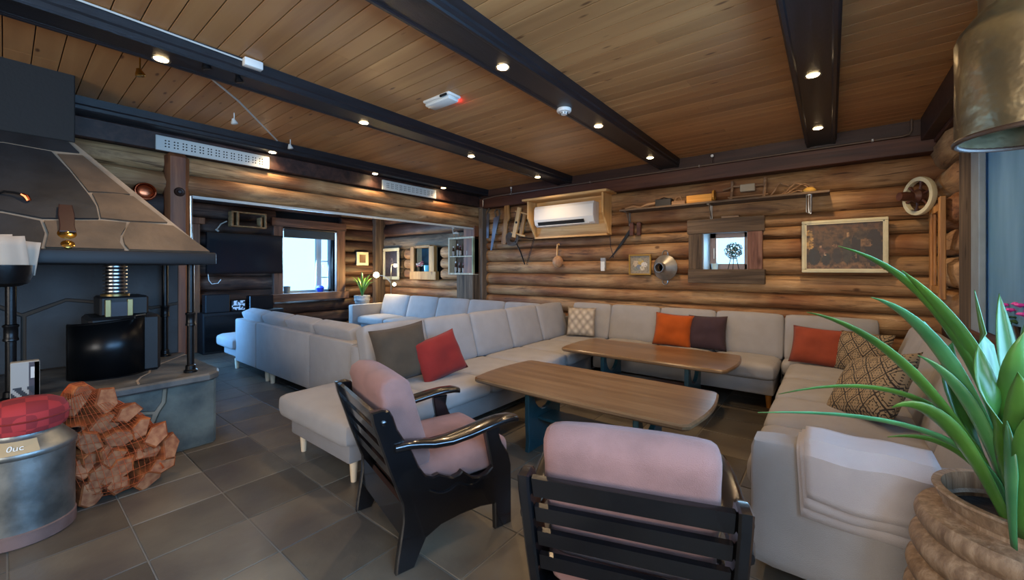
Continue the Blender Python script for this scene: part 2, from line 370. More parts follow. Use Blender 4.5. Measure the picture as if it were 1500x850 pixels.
# logs lie along local X from 0 to length, centre on the axis
def log_mesh(length, hz, hy, seed, nseg=None, round0=False, round1=False, lump=.011):
    nseg = nseg or max(5, int(length/.14)); n = 14; rows = []
    for i in range(nseg+1):
        t = i/nseg; x = t*length; e = 1.0
        if round0 and x < hy: e = math.sqrt(max(.02, 1-((hy-x)/hy)**2))
        if round1 and length-x < hy: e = math.sqrt(max(.02, 1-((hy-length+x)/hy)**2))
        ring = []
        for k in range(n):
            a = 2*PI*k/n; ca, sa = math.cos(a), math.sin(a)
            q = 1+noise.noise(Vector((x*1.6+seed*3.1, ca*1.2, sa*1.2+seed)))*lump*9+noise.noise(Vector((x*7+seed, ca*3, sa*3)))*lump*3
            cz = math.copysign(abs(sa)**.8, sa); cy = math.copysign(abs(ca)**.85, ca)
            ring.append((x, cy*hy*q*e, cz*hz*(1+(q-1)*.45)*(.4+.6*e)))
        rows.append(ring)
    return rows
def add_log(parent, p, ang, length, z0, z1, hy, seed, m, r0=False, r1=False, name='log', lump=.011):
    mb = MB(); rows = log_mesh(length, (z1-z0)/2+.004, hy, seed, round0=r0, round1=r1, lump=lump)
    mb.grid(rows, closeu=True)
    t = mb.bm; t.verts.ensure_lookup_table()
    t.faces.new([t.verts[i] for i in range(14)]); t.faces.new([t.verts[len(t.verts)-14+i] for i in range(14)])
    o = mb.build(name, m, None, smooth=True, angle=60)
    o.parent = parent
    Mw = Matrix.Translation((p[0], p[1], (z0+z1)/2)) @ Matrix.Rotation(ang, 4, 'Z')
    o.matrix_basis = WM.get(parent.name, Matrix()).inverted() @ Mw if parent else Mw
    return o

# ================================================================== SETTING
def dupe(o, loc, parent):
    c = o.copy(); COL.objects.link(c); c.parent = parent; c.location = loc; return c
# ---- floor: grout bed with separate slate tiles on a 0.39 m grid
fl = struct(MB().box((-8, -3.5, -.12), (1, 5.5, -.006)), 'floor', GROUT)
tb = MB().box((.0035, .0035, -.02), (.3865, .3865, 0), bev=.0025)
tile = tb.build('tile', TILE, fl, smooth=False)
first = True
far = MB()
for i in range(-9, 15):
    for j in range(-9, 15):
        x0 = -1.99+.39*(i-5)-.39*3; y0 = .01+.39*j
        if x0 < -8 or x0 > .9 or y0 < -3.45 or y0 > 5.2: continue
        if -4.8 < x0 and -.3 < y0:
            if first: tile.location = (x0, y0, 0); first = False
            else: dupe(tile, (x0, y0, random.uniform(-.0012, .0006)), fl)
        else: far.box((x0+.004, y0+.004, -.02), (x0+.386, y0+.386, -.0005))
tag(far.build('tile_field', TILE, fl, smooth=False), kind='stuff')

# ---- ceiling of pine boards running left to right
cl = struct(MB().box((-8, -3.5, 2.65), (1, 5.5, 2.8)), 'ceiling', DARKB)
plank_protos = {}
def plank(x0, x1, y0):
    Ln = round(x1-x0, 2)
    if Ln not in plank_protos:
        plank_protos[Ln] = MB().box((0, .0025, 0), (Ln, .1125, .02), bev=.0012).build('plank', PLANK, cl, smooth=False); plank_protos[Ln].location = (x0, y0, 2.63)
    else: dupe(plank_protos[Ln], (x0, y0, 2.63), cl)
rw = random.Random(3)
for j in range(47):
    y0 = 5.17-.115*(j+1); xj = rw.choice([-3.9, -3.03, -2.4, -1.55, -.8])
    plank(-4.7, xj, y0); plank(xj, .7, y0)
tag(MB().box((-7.9, 5.2-.115*49, 2.63), (-4.7, 5.3, 2.65)).box((-4.7, -3.5, 2.63), (.9, 5.17-.115*47, 2.65)).build('plank_field', PLANK, cl, smooth=False), kind='stuff')

# ---- ceiling beams: dark stained, stepped moulding each side
def beam(cx, label):
    t = thing('ceiling_beam', label, 'ceiling beam', (cx, 2.6, 2.53), group=None)
    L = 5.1
    MB().box((cx-.075, -3.4, 2.531), (cx+.075, 5.06, 2.63)).build('beam_core', BEAM, t, smooth=False)
    for s in (-1, 1):
        mb = MB(); prof = [(0, 0), (.012, 0), (.020, -.006), (.036, -.006), (.043, .004), (.043, .03), (.052, .04), (.052, .1), (0, .1)]
        mb.prism(prof, (cx+s*.073, -3.4, 2.53), (s, 0, 0), (0, 0, 1), (0, 8.46, 0)); mb.build('moulding', BEAM, t, smooth=False)
    return t
beam(-.082, 'short black beam nearest the right wall, above the patterned cushions')
beam(-1.555, 'black moulded beam carrying the round white smoke detector')
beam(-3.03, 'long black moulded beam with the thin white cable along its edge')
beam(-4.64, 'black beam directly above the log lintel and its two white vent plates')

# ---- back wall
ZB = [0, .22, .44, .66, .874, 1.037, 1.234, 1.42, 1.63, 1.755, 1.88, 2.08, 2.33]
bw = MB().box((-8, 5.3, 0), (-1.2, 5.5, 2.7)).box((-.70, 5.3, 0), (1, 5.5, 2.7)).box((-1.2, 5.3, 0), (-.7, 5.5, 1.28)).box((-1.2, 5.3, 1.76), (-.7, 5.5, 2.7))
wb = struct(bw, 'wall_back', HOLE)
for k in range(len(ZB)-1):
    z0, z1 = ZB[k], ZB[k+1]; hy = .095+.03*min(1, (z1-z0)/.25)
    segs = [(-4.70, .80)]
    if z1 > 1.27 and z0 < 1.75: segs = [(-4.70, -1.24), (-.66, .80)]
    for (a, b) in segs: add_log(wb, (a, 5.235), 0, b-a, z0, z1, hy, k*1.7+a, LOG)
# alcove part of the back wall: wider greyish rows above, logs cut round between picture, niche and cabinet
ZA = [0, .25, .5, .72, .92, 1.10, 1.30, 1.50, 1.72]
for k in range(len(ZA)-1):
    z0, z1 = ZA[k], ZA[k+1]
    if z0 < 1.08: add_log(wb, (-7.8, 5.3), 0, 2.72, z0, z1, .11, 40+k, LOG)
    else:
        add_log(wb, (-7.8, 5.3), 0, .72, z0, z1, .09, 40+k, LOGG); add_log(wb, (-7.02, 5.26), 0, .46, z0, z1, .12, 50+k, LOG, True, False); add_log(wb, (-5.86, 5.2), 0, .72, z0, z1, .13, 60+k, LOG, True, False)
for k, (z0, z1) in enumerate([(1.72, 1.98), (1.98, 2.25), (2.25, 2.55)]): add_log(wb, (-7.8, 5.28), 0, 3.1, z0, z1, .13, 70+k, LOGG if k == 0 else LOGD)
# upright corner posts on the back wall
struct(MB().box((-4.71, 5.02, 0), (-4.62, 5.2, 2.33), bev=.008), 'trim_1', OLDW, label='dark upright board in the corner beside the old saws')
struct(MB().box((-5.12, 4.90, 0), (-4.72, 5.3, 1.2), bev=.012), 'trim_2', OLDW, label='broad weathered post stump under the bottle cabinet')
struct(MB().box((-4.98, 4.93, 1.2), (-4.72, 5.2, 2.1), bev=.01), 'trim_3', POSTW, label='corner post where the log lintel meets the back wall')
# header boards under the ceiling
struct(MB().box((-4.7, 5.06, 2.485), (.8, 5.3, 2.64), bev=.004), 'trim_4', DARKB, label='dark board along the top of the back wall')
struct(MB().box((-4.7, 5.03, 2.325), (.72, 5.3, 2.485), bev=.006), 'trim_5', REDB, label='red-brown board above the top log of the back wall')

# ---- right wall
ZR = [0, .2, .42, .65, .89]
wr_ = MB().box((.9, -3.5, 0), (1.1, 5.5, .9)).box((.9, -3.5, 2.2), (1.1, 5.5, 2.7)).box((1.05, 4.9, .9), (1.1, 5.5, 2.2)).box((.9, -3.5, .9), (1.1, -1.2, 2.2))
wr = struct(wr_, 'wall_right', HOLE)
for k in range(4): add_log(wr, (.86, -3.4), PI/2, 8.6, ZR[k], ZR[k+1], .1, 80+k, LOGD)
for k, (z0, z1) in enumerate([(.89, 1.14), (1.14, 1.4), (1.4, 1.62), (1.62, 1.9), (1.9, 2.16), (2.16, 2.42)]):
    add_log(wr, (.86, 4.36), PI/2, .90, z0, z1, .17 if k % 2 else .14, 90+k, LOG, True, False, lump=.02)
add_log(wr, (.86, -3.4), PI/2, 7.8, 2.2, 2.42, .1, 99, LOGD)
struct(MB().box((.62, -3.4, 2.43), (.9, 5.03, 2.64), bev=.004), 'trim_6', DARKB, label='dark board along the top of the right wall')
struct(MB().box((.70, -3.4, 2.40), (.9, 5.03, 2.44), bev=.004), 'trim_7', REDB, label='narrow red-brown lip under the right-hand ceiling board')
# window on the right wall
t = thing('window_1', 'tall blue-lit window filling the right wall behind the plant', None, (.8, 2.6, .9), kind='structure')
MB().box((.735, 3.98, .86), (.9, 4.36, 2.24), bev=.006).build('window_casing', OLDW, t, smooth=False)
MB().box((.725, 3.80, .86), (.757, 3.98, 2.26), bev=.004).build('window_casing', mat('blue_grey_frame', '#7b8b96', rough=.5, var=.1), t, smooth=False)
MB().box((.74, -1.2, 2.2), (.9, 4.0, 2.28), bev=.004).build('head_casing', MATS['blue_grey_frame'], t, smooth=False)
MB().box((.70, -1.2, .86), (1.02, 4.0, .90), bev=.006).build('window_sill', REDB, t, smooth=False)
for y in (2.25, .55):
    MB().box((.74, y-.03, .9), (.86, y+.03, 2.2), bev=.003).build('mullion', MATS['blue_grey_frame'], t, smooth=False)
for a, b in ((2.28, 3.95), (.58, 2.22), (-1.2, .52)):
    MB().box((.852, a, .9), (.856, b, 2.2)).build('pane', GLASS, t, smooth=False)

SCREEN = bpy.data.materials.new('blue_translucent_screen'); SCREEN.use_nodes = True; nt = SCREEN.node_tree; nt.nodes.remove(nt.nodes['Principled BSDF'])
_a = nt.nodes.new('ShaderNodeBsdfTranslucent'); _b = nt.nodes.new('ShaderNodeBsdfDiffuse'); _m = nt.nodes.new('ShaderNodeMixShader'); _n = nt.nodes.new('ShaderNodeTexNoise'); _r = nt.nodes.new('ShaderNodeValToRGB'); _tc = nt.nodes.new('ShaderNodeTexCoord'); _mp = nt.nodes.new('ShaderNodeMapping')
_mp.inputs['Scale'].default_value = (3, 3, .7); _n.inputs['Scale'].default_value = 1.3; _n.inputs['Detail'].default_value = 5
_r.color_ramp.elements[0].position = .3; _r.color_ramp.elements[0].color = hexc('#7db0c8'); _r.color_ramp.elements[1].position = .7; _r.color_ramp.elements[1].color = hexc('#a3cfe0')
nt.links.new(_tc.outputs['Object'], _mp.inputs[0]); nt.links.new(_mp.outputs[0], _n.inputs['Vector']); nt.links.new(_n.outputs['Fac'], _r.inputs['Fac'])
nt.links.new(_r.outputs[0], _a.inputs[0]); nt.links.new(_r.outputs[0], _b.inputs[0]); _m.inputs[0].default_value = .45
nt.links.new(_a.outputs[0], _m.inputs[1]); nt.links.new(_b.outputs[0], _m.inputs[2]); nt.links.new(_m.outputs[0], nt.nodes['Material Output'].inputs[0])
t = thing('window_screen', 'pale blue translucent screen stretched over the far part of the right window', 'screen', (.83, 3.1, .9))
MB().box((.766, 2.28, .905), (.769, 3.93, 2.2)).build('cloth', SCREEN, t, smooth=False)
MB().box((.76, 2.28, 2.17), (.775, 3.93, 2.2)).build('top_batten', MATS['blue_grey_frame'], t, smooth=False)

# ---- left wall: log lintel over the opening, solid log wall behind the fireplace
wl = struct(MB().box((-4.95, -3.5, 0), (-4.9, .86, 2.6)), 'wall_left', HOLE)
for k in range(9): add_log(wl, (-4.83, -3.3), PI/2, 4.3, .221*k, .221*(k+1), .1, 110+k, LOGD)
for k, (z0, z1, m_) in enumerate([(1.99, 2.19, LOG), (2.19, 2.36, LOG)]): add_log(wl, (-4.83, .2), PI/2, 4.9, z0, z1, .13-.02*k, 125+k, m_)
struct(MB().box((-4.9, -3.4, 2.36), (-4.71, 5.06, 2.53), bev=.01), 'trim_8', DARKB, label='dark board behind the two white vent plates')
struct(MB().box((-4.92, .9, 0), (-4.68, 1.08, 2.36), bev=.035), 'trim_9', POSTW, label='reddish round-edged post beside the fireplace hood')
kn = MB(); kn.lathe([(.0, .012), (.012, .012), (.02, .004), (.034, .01), (.042, 0)], (-4.678, 1.0, 2.005), n=16, axis='X'); kn.build('knot', mat('dark_knot', '#2c150c', rough=.5), bpy.data.objects['trim_9'])
# curtain rail under the lintel
rl = thing('curtain_rail', 'long white curtain rail under the log lintel of the alcove', 'curtain rail', (-4.75, 3, 1.95))
MB().box((-4.74, 1.1, 1.965), (-4.71, 4.9, 1.99)).build('track', WHITEP, rl, smooth=False)
MB().box((-4.79, 1.1, 1.972), (-4.765, 4.9, 1.99)).build('track', WHITEP, rl, smooth=False)

# ---- alcove walls
wa = struct(MB().box((-8.1, 1, 0), (-7.9, 3.1, 2.7)).box((-8.1, 4.13, 0), (-7.9, 5.5, 2.7)).box((-8.1, 3.1, 0), (-7.9, 4.13, .84)).box((-8.1, 3.1, 2.06), (-7.9, 4.13, 2.7)), 'wall_alcove', HOLE)
for k in range(11):
    z0, z1 = .235*k, .235*(k+1)
    if z1 > .74 and z0 < 2.15:
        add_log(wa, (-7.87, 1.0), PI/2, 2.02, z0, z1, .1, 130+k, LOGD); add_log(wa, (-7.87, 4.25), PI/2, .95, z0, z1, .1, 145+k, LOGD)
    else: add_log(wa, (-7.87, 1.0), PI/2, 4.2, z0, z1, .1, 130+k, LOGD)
struct(MB().box((-8, .93, 0), (-7.05, 1.0, 2.7)).box((-5.95, .93, 0), (-4.9, 1.0, 2.7)).box((-7.05, .93, 2.1), (-5.95, 1.0, 2.7)), 'wall_alcove_side', LOGD)
t = thing('door_1', 'glazed door letting daylight into the alcove behind the fireplace', None, (-6.5, .95, 0), kind='structure')
for lo, hi in (((-7.05, .93, 0), (-6.97, .98, 2.1)), ((-6.03, .93, 0), (-5.95, .98, 2.1)), ((-6.97, .93, 2.02), (-6.03, .98, 2.1)), ((-6.97, .93, 0), (-6.03, .98, .25)), ((-6.97, .93, 1.0), (-6.03, .98, 1.05))): MB().box(lo, hi, bev=.003).build('door_rail', OLDW, t, smooth=False)
MB().box((-6.97, .95, .25), (-6.03, .954, 2.02)).build('pane', GLASS, t, smooth=False)
struct(MB().box((-7.80, 1.72, 0), (-7.70, 1.90, 2.0), bev=.006).box((-7.81, 1.66, 2.0), (-7.68, 1.96, 2.1), bev=.006), 'trim_10', POSTW, label='reddish door post left of the television')
struct(MB().box((-7.8, 4.96, 0), (-7.66, 5.2, 2.6), bev=.01), 'trim_11', OLDW, label='upright boards in the far corner of the alcove')
t = thing('window_2', 'bright overexposed window in the far wall of the alcove', None, (-7.8, 3.6, .8), kind='structure')
for lo, hi, n_ in (((-7.8, 2.96, .72), (-7.72, 3.12, 2.2), 'window_casing'), ((-7.8, 4.12, .72), (-7.72, 4.30, 2.2), 'window_casing'), ((-7.8, 2.93, 2.06), (-7.71, 4.32, 2.21), 'head_casing'), ((-7.8, 2.92, .71), (-7.68, 4.36, .85), 'window_sill')):
    MB().box(lo, hi, bev=.006).build(n_, wood('frame_board_'+n_+str(lo[1]), '#30201a', '#5b4033', '#7c5b48', axis='Z' if 'casing' == n_[-6:] and 'head' not in n_ else 'Y', rough=.6, rnd=0, knots=False), t, smooth=False)
fm = mat('pale_blue_frame', '#9fb3bf', rough=.5)
for lo, hi in (((-8.02, 3.10, .84), (-7.98, 3.15, 2.06)), ((-8.02, 3.83, .84), (-7.96, 3.93, 2.06)), ((-8.02, 4.08, .84), (-7.98, 4.13, 2.06)), ((-8.02, 3.1, .84), (-7.98, 4.13, .89)), ((-8.02, 3.1, 2.01), (-7.98, 4.13, 2.06)), ((-8.01, 3.93, 1.44), (-7.99, 4.1, 1.46)), ((-8.01, 3.93, 1.12), (-7.99, 4.1, 1.14))):
    MB().box(lo, hi, bev=.003).build('sash_bar', fm, t, smooth=False)
for lo, hi in (((-8.002, 3.15, .89), (-7.998, 3.83, 2.01)), ((-8.002, 3.93, .89), (-7.998, 4.08, 2.01))): MB().box(lo, hi).build('pane', GLASS, t, smooth=False)
bl = thing('roller_blind', 'dark roller blind pulled a little way down the alcove window', 'blind', (-7.75, 3.6, 1.9))
MB().tube([(-7.74, 3.12, 2.04), (-7.74, 4.12, 2.04)], .022, n=10).build('roller', IRONM, bl)
MB().box((-7.746, 3.14, 1.87), (-7.742, 4.08, 2.04)).build('fabric', mat('blind_cloth', '#2f3a40', rough=.9), bl, smooth=False)

# ---- rear part of the room (behind the camera), with an unseen window band added for fill light
wf = struct(MB().box((-8, -3.6, 0), (-2.0, -3.4, 2.7)).box((1.0, -3.6, 0), (1.1, -3.4, 2.7)).box((-2.0, -3.6, 0), (1, -3.4, .8)).box((-2.0, -3.6, 2.3), (1, -3.4, 2.7)), 'wall_front', LOGD)
t = thing('window_3', 'unseen window band behind the camera, added for fill light', None, (-1.6, -3.5, .8), kind='structure')
for x in (-1.98, -1.0, -.02, .96): MB().box((x-.03, -3.53, .8), (x+.03, -3.47, 2.3)).build('mullion', OLDW, t, smooth=False)

# ---- small window in the back wall
t = thing('window_4', 'small square window with wide grey boards around it in the back wall', None, (-.95, 5.1, 1.14), kind='structure')
MB().box((-1.345, 5.05, 1.71), (-.56, 5.12, 1.875), bev=.005).build('casing_board', OLDWX, t, smooth=False)
MB().box((-1.335, 5.045, 1.135), (-.555, 5.12, 1.295), bev=.005).build('casing_board', OLDWX, t, smooth=False)
MB().box((-1.33, 5.055, 1.295), (-1.18, 5.12, 1.71), bev=.005).build('casing_board', OLDW, t, smooth=False)
MB().box((-.722, 5.055, 1.295), (-.58, 5.12, 1.71), bev=.005).build('casing_board', wood('red_grey_board', '#3a2620', '#6b4a40', '#8b6b5c', axis='Z', rough=.8, rnd=0), t, smooth=False)
MB().box((-1.19, 5.1, 1.275), (-1.17, 5.46, 1.76)).box((-.73, 5.1, 1.275), (-.71, 5.46, 1.76)).box((-1.19, 5.1, 1.74), (-.71, 5.46, 1.76)).box((-1.19, 5.1, 1.275), (-.71, 5.46, 1.292)).build('reveal', mat('white_reveal', '#c6d0d4', rough=.6), t, smooth=False)
sf = mat('pinkish_sash', '#9c7d70', rough=.5)
for lo, hi in (((-1.17, 5.40, 1.292), (-1.10, 5.45, 1.74)), ((-.80, 5.40, 1.292), (-.73, 5.45, 1.74)), ((-1.17, 5.40, 1.292), (-.73, 5.45, 1.36)), ((-1.17, 5.40, 1.67), (-.73, 5.45, 1.74))): MB().box(lo, hi, bev=.004).build('sash_bar', sf, t, smooth=False)
MB().box((-1.10, 5.42, 1.36), (-.8, 5.424, 1.67)).build('pane', GLASS, t, smooth=False)
MB().box((-1.13, 5.385, 1.42), (-1.115, 5.40, 1.55), bev=.003).build('window_handle', STEEL, t, smooth=False)

# ---- outside: snowy ground and a blue wall added to tone the right window
struct(MB().box((-30, -30, -.6), (30, 30, -.5)), 'ground', mat('snowy_ground', '#c8d2dc', rough=.9, var=.05))
o = one(MB().box((2.6, -4, -.5), (2.8, 16, 4.5)), 'backdrop_wall', BLUEOUT, 'blue wall added outside the right-hand window to tone its light', 'wall', smooth=False)

# ================================================================== FURNITURE
def leg_cone(p, t, m, r0=.026, r1=.017, h=.13, name='leg'):
    MB().lathe([(r1, 0), (r0, h)], p, n=12).build(name, m, t)
LEGW = mat('pale_wood_leg', '#cdb99c', rough=.5); LEGG = mat('orange_wood_leg', '#b3752f', rough=.45)

def back_cushion(t, a, b, side, zt=.845, z0=.40, th=.17, lean=.22, seed=0, m=None, rr=.032):
    """a,b: the two bottom front corners along the run (x,y); side: unit vector pointing backwards"""
    a = Vector((a[0], a[1], 0)); b = Vector((b[0], b[1], 0)); s = Vector((side[0], side[1], 0)); u = (b-a); L = u.length; u.normalize()
    M = Matrix.Identity(4)
    up = (Vector((0, 0, zt-z0))+s*lean); H_ = up.length; up.normalize(); nrm = u.cross(up); 
    if nrm.dot(s) < 0: nrm = -nrm
    for i in range(3): M[i][0] = u[i]; M[i][1] = nrm[i]; M[i][2] = up[i]
    M[0][3], M[1][3], M[2][3] = a.x, a.y, z0
    MB().puff((.002, 0, 0), (L-.002, th, H_), r=rr, bulge=.016, seed=seed, M=M).build('back_cushion', m or SOFA, t)

# ---- sectional sofa: left run with the open chaise end, up to the far left corner
sa = thing('sectional_sofa', 'grey sofa run on the left of the tables with an open chaise end', 'sofa', (-2.7, 3.0, 0))
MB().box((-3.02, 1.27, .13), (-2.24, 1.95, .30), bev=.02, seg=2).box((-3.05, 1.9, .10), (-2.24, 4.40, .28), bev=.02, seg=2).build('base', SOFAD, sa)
MB().puff((-3.10, 1.20, .25), (-2.16, 1.92, .415), r=.06, bulge=.012, seed=1).build('chaise_cushion', SOFA, sa)
ys = [1.90, 2.50, 3.10, 3.72, 4.32]
for i in range(4): MB().puff((-2.86, ys[i]+.003, .255), (-2.18, ys[i+1]-.003, .405), r=.05, bulge=.012, seed=i+2).build('seat_cushion', SOFA, sa)
MB().puff((-2.86, 4.325, .255), (-2.24, 5.0, .405), r=.05, bulge=.012, seed=7).build('seat_cushion', SOFA, sa)
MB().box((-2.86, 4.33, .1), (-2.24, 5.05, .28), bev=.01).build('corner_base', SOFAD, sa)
MB().box((-3.16, 1.80, .10), (-3.02, 5.08, .66), bev=.025, seg=2).build('back_frame', SOFA, sa)
yb = [1.80, 2.42, 3.02, 3.62, 4.22, 4.84]
for i in range(5): back_cushion(sa, (-2.82, yb[i]), (-2.82, yb[i+1]), (-1, 0), zt=.845, lean=.13, th=.16, seed=10+i)
for x, y in ((-2.95, 1.33), (-2.29, 1.33), (-2.30, 3.2), (-2.3, 4.2)): leg_cone((x, y, 0), sa, LEGW)

# ---- back run
sb = thing('sectional_sofa', 'grey sofa run along the log wall behind the far table', 'sofa', (-1.3, 4.75, 0))
MB().box((-2.23, 4.36, .13), (-.41, 5.08, .28), bev=.02, seg=2).build('base', SOFA, sb)
xs = [-2.235, -1.60, -.985, -.39]
for i in range(3): MB().puff((xs[i]+.003, 4.29, .275), (xs[i+1]-.003, 5.0, .42), r=.05, bulge=.012, seed=20+i).build('seat_cushion', SOFA, sb)
xb0 = [-2.80, -2.24]; xb = [-2.237, -1.61, -1.0, -.375]
back_cushion(sa, (xb0[0], 4.78), (xb0[1], 4.78), (0, 1), zt=.845, lean=.12, th=.16, seed=25)
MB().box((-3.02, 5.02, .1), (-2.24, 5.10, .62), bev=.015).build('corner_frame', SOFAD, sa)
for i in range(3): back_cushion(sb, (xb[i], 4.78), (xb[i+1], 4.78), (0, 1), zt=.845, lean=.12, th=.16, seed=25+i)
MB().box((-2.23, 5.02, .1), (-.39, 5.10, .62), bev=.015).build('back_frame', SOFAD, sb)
for x in (-.46, -2.1): leg_cone((x, 4.44, 0), sb, LEGG, r0=.03, h=.14)

# ---- right run
sc_ = thing('sectional_sofa', 'grey sofa run below the blue window, its arm under the folded white cloth', 'sofa', (.2, 3.5, 0))
MB().box((-.29, 2.14, .06), (.66, 4.6, .28), bev=.02, seg=2).box((-.36, 4.42, .10), (.66, 5.05, .28), bev=.02).build('base', SOFA, sc_)
yr = [2.13, 2.72, 3.34, 3.96, 4.58]
for i in range(4): MB().puff((-.31, yr[i]+.003, .275), (.42, yr[i+1]-.003, .43), r=.055, bulge=.015, seed=30+i).build('seat_cushion', SOFA, sc_)
MB().puff((-.375, 4.585, .275), (.42, 5.0, .42), r=.05, bulge=.012, seed=35).build('seat_cushion', SOFA, sc_)
yq = [2.13, 2.74, 3.36, 3.98, 4.62]
for i in range(4): back_cushion(sc_, (.36, yq[i]), (.36, yq[i+1]), (1, 0), zt=.845, lean=.15, th=.18, seed=36+i)
back_cushion(sc_, (-.368, 4.78), (.34, 4.78), (0, 1), zt=.845, lean=.12, th=.16, seed=41)
MB().puff((-.27, 1.97, .055), (.66, 2.125, .585), r=.035, bulge=.006, seed=44).build('arm_panel', SOFA, sc_)

# ---- sofa seen from behind, in the alcove opening
sd = thing('sectional_sofa', 'blue-lit grey sofa turned away, seen from behind near the fireplace', 'sofa', (-4.9, 2.2, 0))
for a, b in ((-6.02, -5.345), (-5.335, -4.005), (-3.995, -3.2)): MB().box((a, 1.85, .12), (b, 1.98, .66), bev=.018, seg=2).build('back_panel', SOFA, sd)
MB().box((-6.55, 1.88, .14), (-5.9, 2.6, .27), bev=.02).box((-5.95, 1.95, .13), (-3.25, 2.6, .27), bev=.02).build('base', SOFA, sd)
MB().puff((-6.62, 1.80, .25), (-5.98, 2.6, .41), r=.055, bulge=.012, seed=50).build('chaise_cushion', SOFA, sd)
xd = [-5.97, -5.32, -4.68, -4.05, -3.35]
for i in range(4):
    MB().puff((xd[i], 2.05, .26), (xd[i+1], 2.65, .41), r=.05, bulge=.012, seed=51+i).build('seat_cushion', SOFA, sd)
    back_cushion(sd, (xd[i], 2.17), (xd[i+1], 2.17), (0, -1), zt=.80, z0=.42, lean=.14, th=.15, seed=55+i)
for x in (-6.1, -5.12, -4.98, -3.5): leg_cone((x, 1.90, 0), sd, LEGW, r0=.03, r1=.022)

# ---- alcove sofa against its back wall
se = thing('sectional_sofa', 'blue-grey sofa against the back wall of the alcove under the niche', 'sofa', (-5.2, 4.6, 0))
MB().box((-7.0, 4.2, .12), (-3.25, 4.88, .28), bev=.02).build('base', SOFA, se)
MB().box((-7.16, 4.05, .12), (-7.02, 4.88, .62), bev=.02, seg=2).build('arm_panel', SOFA, se)
xe = [-7.0, -6.18, -5.38, -4.63, -3.88, -3.22]
for i in range(5):
    MB().puff((xe[i], 4.12, .27), (xe[i+1], 4.8, .42), r=.05, bulge=.012, seed=60+i).build('seat_cushion', SOFA, se)
    back_cushion(se, (xe[i], 4.60), (xe[i+1], 4.60), (0, 1), zt=.81, lean=.12, th=.15, seed=66+i)
for x in (-7.05, -3.6): leg_cone((x, 4.25, 0), se, LEGW)

# ---- throw pillows
def pillow(p, size, th, rz, tilt, roll, m, label, group=None, seed=0, name='throw_pillow'):
    """upright pillow: local X width, Z height, thickness along Y; p = middle of its lower edge"""
    n = 14; rows = []; mb = MB(); wv, hv = size
    M = Matrix.Translation(p) @ Matrix.Rotation(rz, 4, 'Z') @ Matrix.Rotation(tilt, 4, 'X') @ Matrix.Rotation(roll, 4, 'Y')
    t = bmesh.new()
    for sgn in (-1, 1):
        V = []
        for j in range(n+1):
            r = []
            for i in range(n+1):
                a = i/n*2-1; b = j/n*2-1
                pin = 1-.07*(1-b*b)*abs(a)**3; pin2 = 1-.07*(1-a*a)*abs(b)**3
                pr = max(0, (1-a**4)*(1-b**4))**.6
                nz = noise.noise(Vector((a*2+seed, b*2, sgn)))*.018*pr
                r.append(t.verts.new((a*wv/2*pin, sgn*(th/2*pr)+nz, hv/2+b*hv/2*pin2)))
            V.append(r)
        for j in range(n):
            for i in range(n):
                q = (V[j][i], V[j][i+1], V[j+1][i+1], V[j+1][i]); t.faces.new(q if sgn < 0 else q[::-1])
    bmesh.ops.remove_doubles(t, verts=t.verts, dist=.0006)
    me = bpy.data.meshes.new(name); t.to_mesh(me); t.free(); me.materials.append(m); me.polygons.foreach_set('use_smooth', [True]*len(me.polygons))
    o = bpy.data.objects.new(name, me); COL.objects.link(o); o.matrix_basis = M; WM[o.name] = M
    return tag(o, label, 'pillow', group)
OLIVE = fabric('olive_brown_linen', '#43392e'); RED = fabric('brick_red_linen', '#74201c'); ORANGE = fabric('orange_linen', '#9c4716'); PLUM = fabric('plum_linen', '#3b2c32'); RUST = fabric('rust_linen', '#823a26')
PAT1 = pattern('black_lattice_print', '#c2b4a2', '#2b2624', 10); PAT2 = pattern('lattice_print_taupe', '#877255', '#241d18', 9)
pillow((-2.60, 1.97, .425), (.46, .44), .15, math.radians(78), math.radians(-16), math.radians(-6), OLIVE, 'large olive-brown square pillow on the left sofa near its chaise end', seed=1)
pillow((-2.46, 2.26, .415), (.44, .36), .14, math.radians(80), math.radians(-22), math.radians(-12), RED, 'brick-red pillow leaning beside the olive-brown one', seed=2)
pillow((-2.56, 4.66, .42), (.38, .38), .13, math.radians(14), math.radians(-12), 0, PAT1, 'pale pillow with black diamond print in the far left sofa corner', seed=3)
pillow((-1.42, 4.68, .42), (.42, .38), .13, math.radians(4), math.radians(-16), math.radians(3), ORANGE, 'bright orange pillow on the back sofa', seed=4)
pillow((-1.06, 4.72, .42), (.40, .38), .13, math.radians(-3), math.radians(-16), math.radians(-2), PLUM, 'dark plum pillow tucked beside the bright orange one', seed=5)
pillow((-.10, 4.52, .43), (.44, .36), .14, math.radians(-8), math.radians(-25), math.radians(2), RUST, 'rust-red pillow in the right corner of the sofas', seed=6)
pillow((.17, 4.38, .43), (.42, .36), .13, math.radians(-40), math.radians(-20), math.radians(-3), PAT2, 'brown lattice-print pillow half behind the rust-red one', seed=7)
pillow((.10, 3.08, .415), (.50, .46), .15, math.radians(-66), math.radians(-34), math.radians(-20), PAT2, 'larger brown lattice-print pillow lying back on the right sofa behind the plant leaves', seed=8)

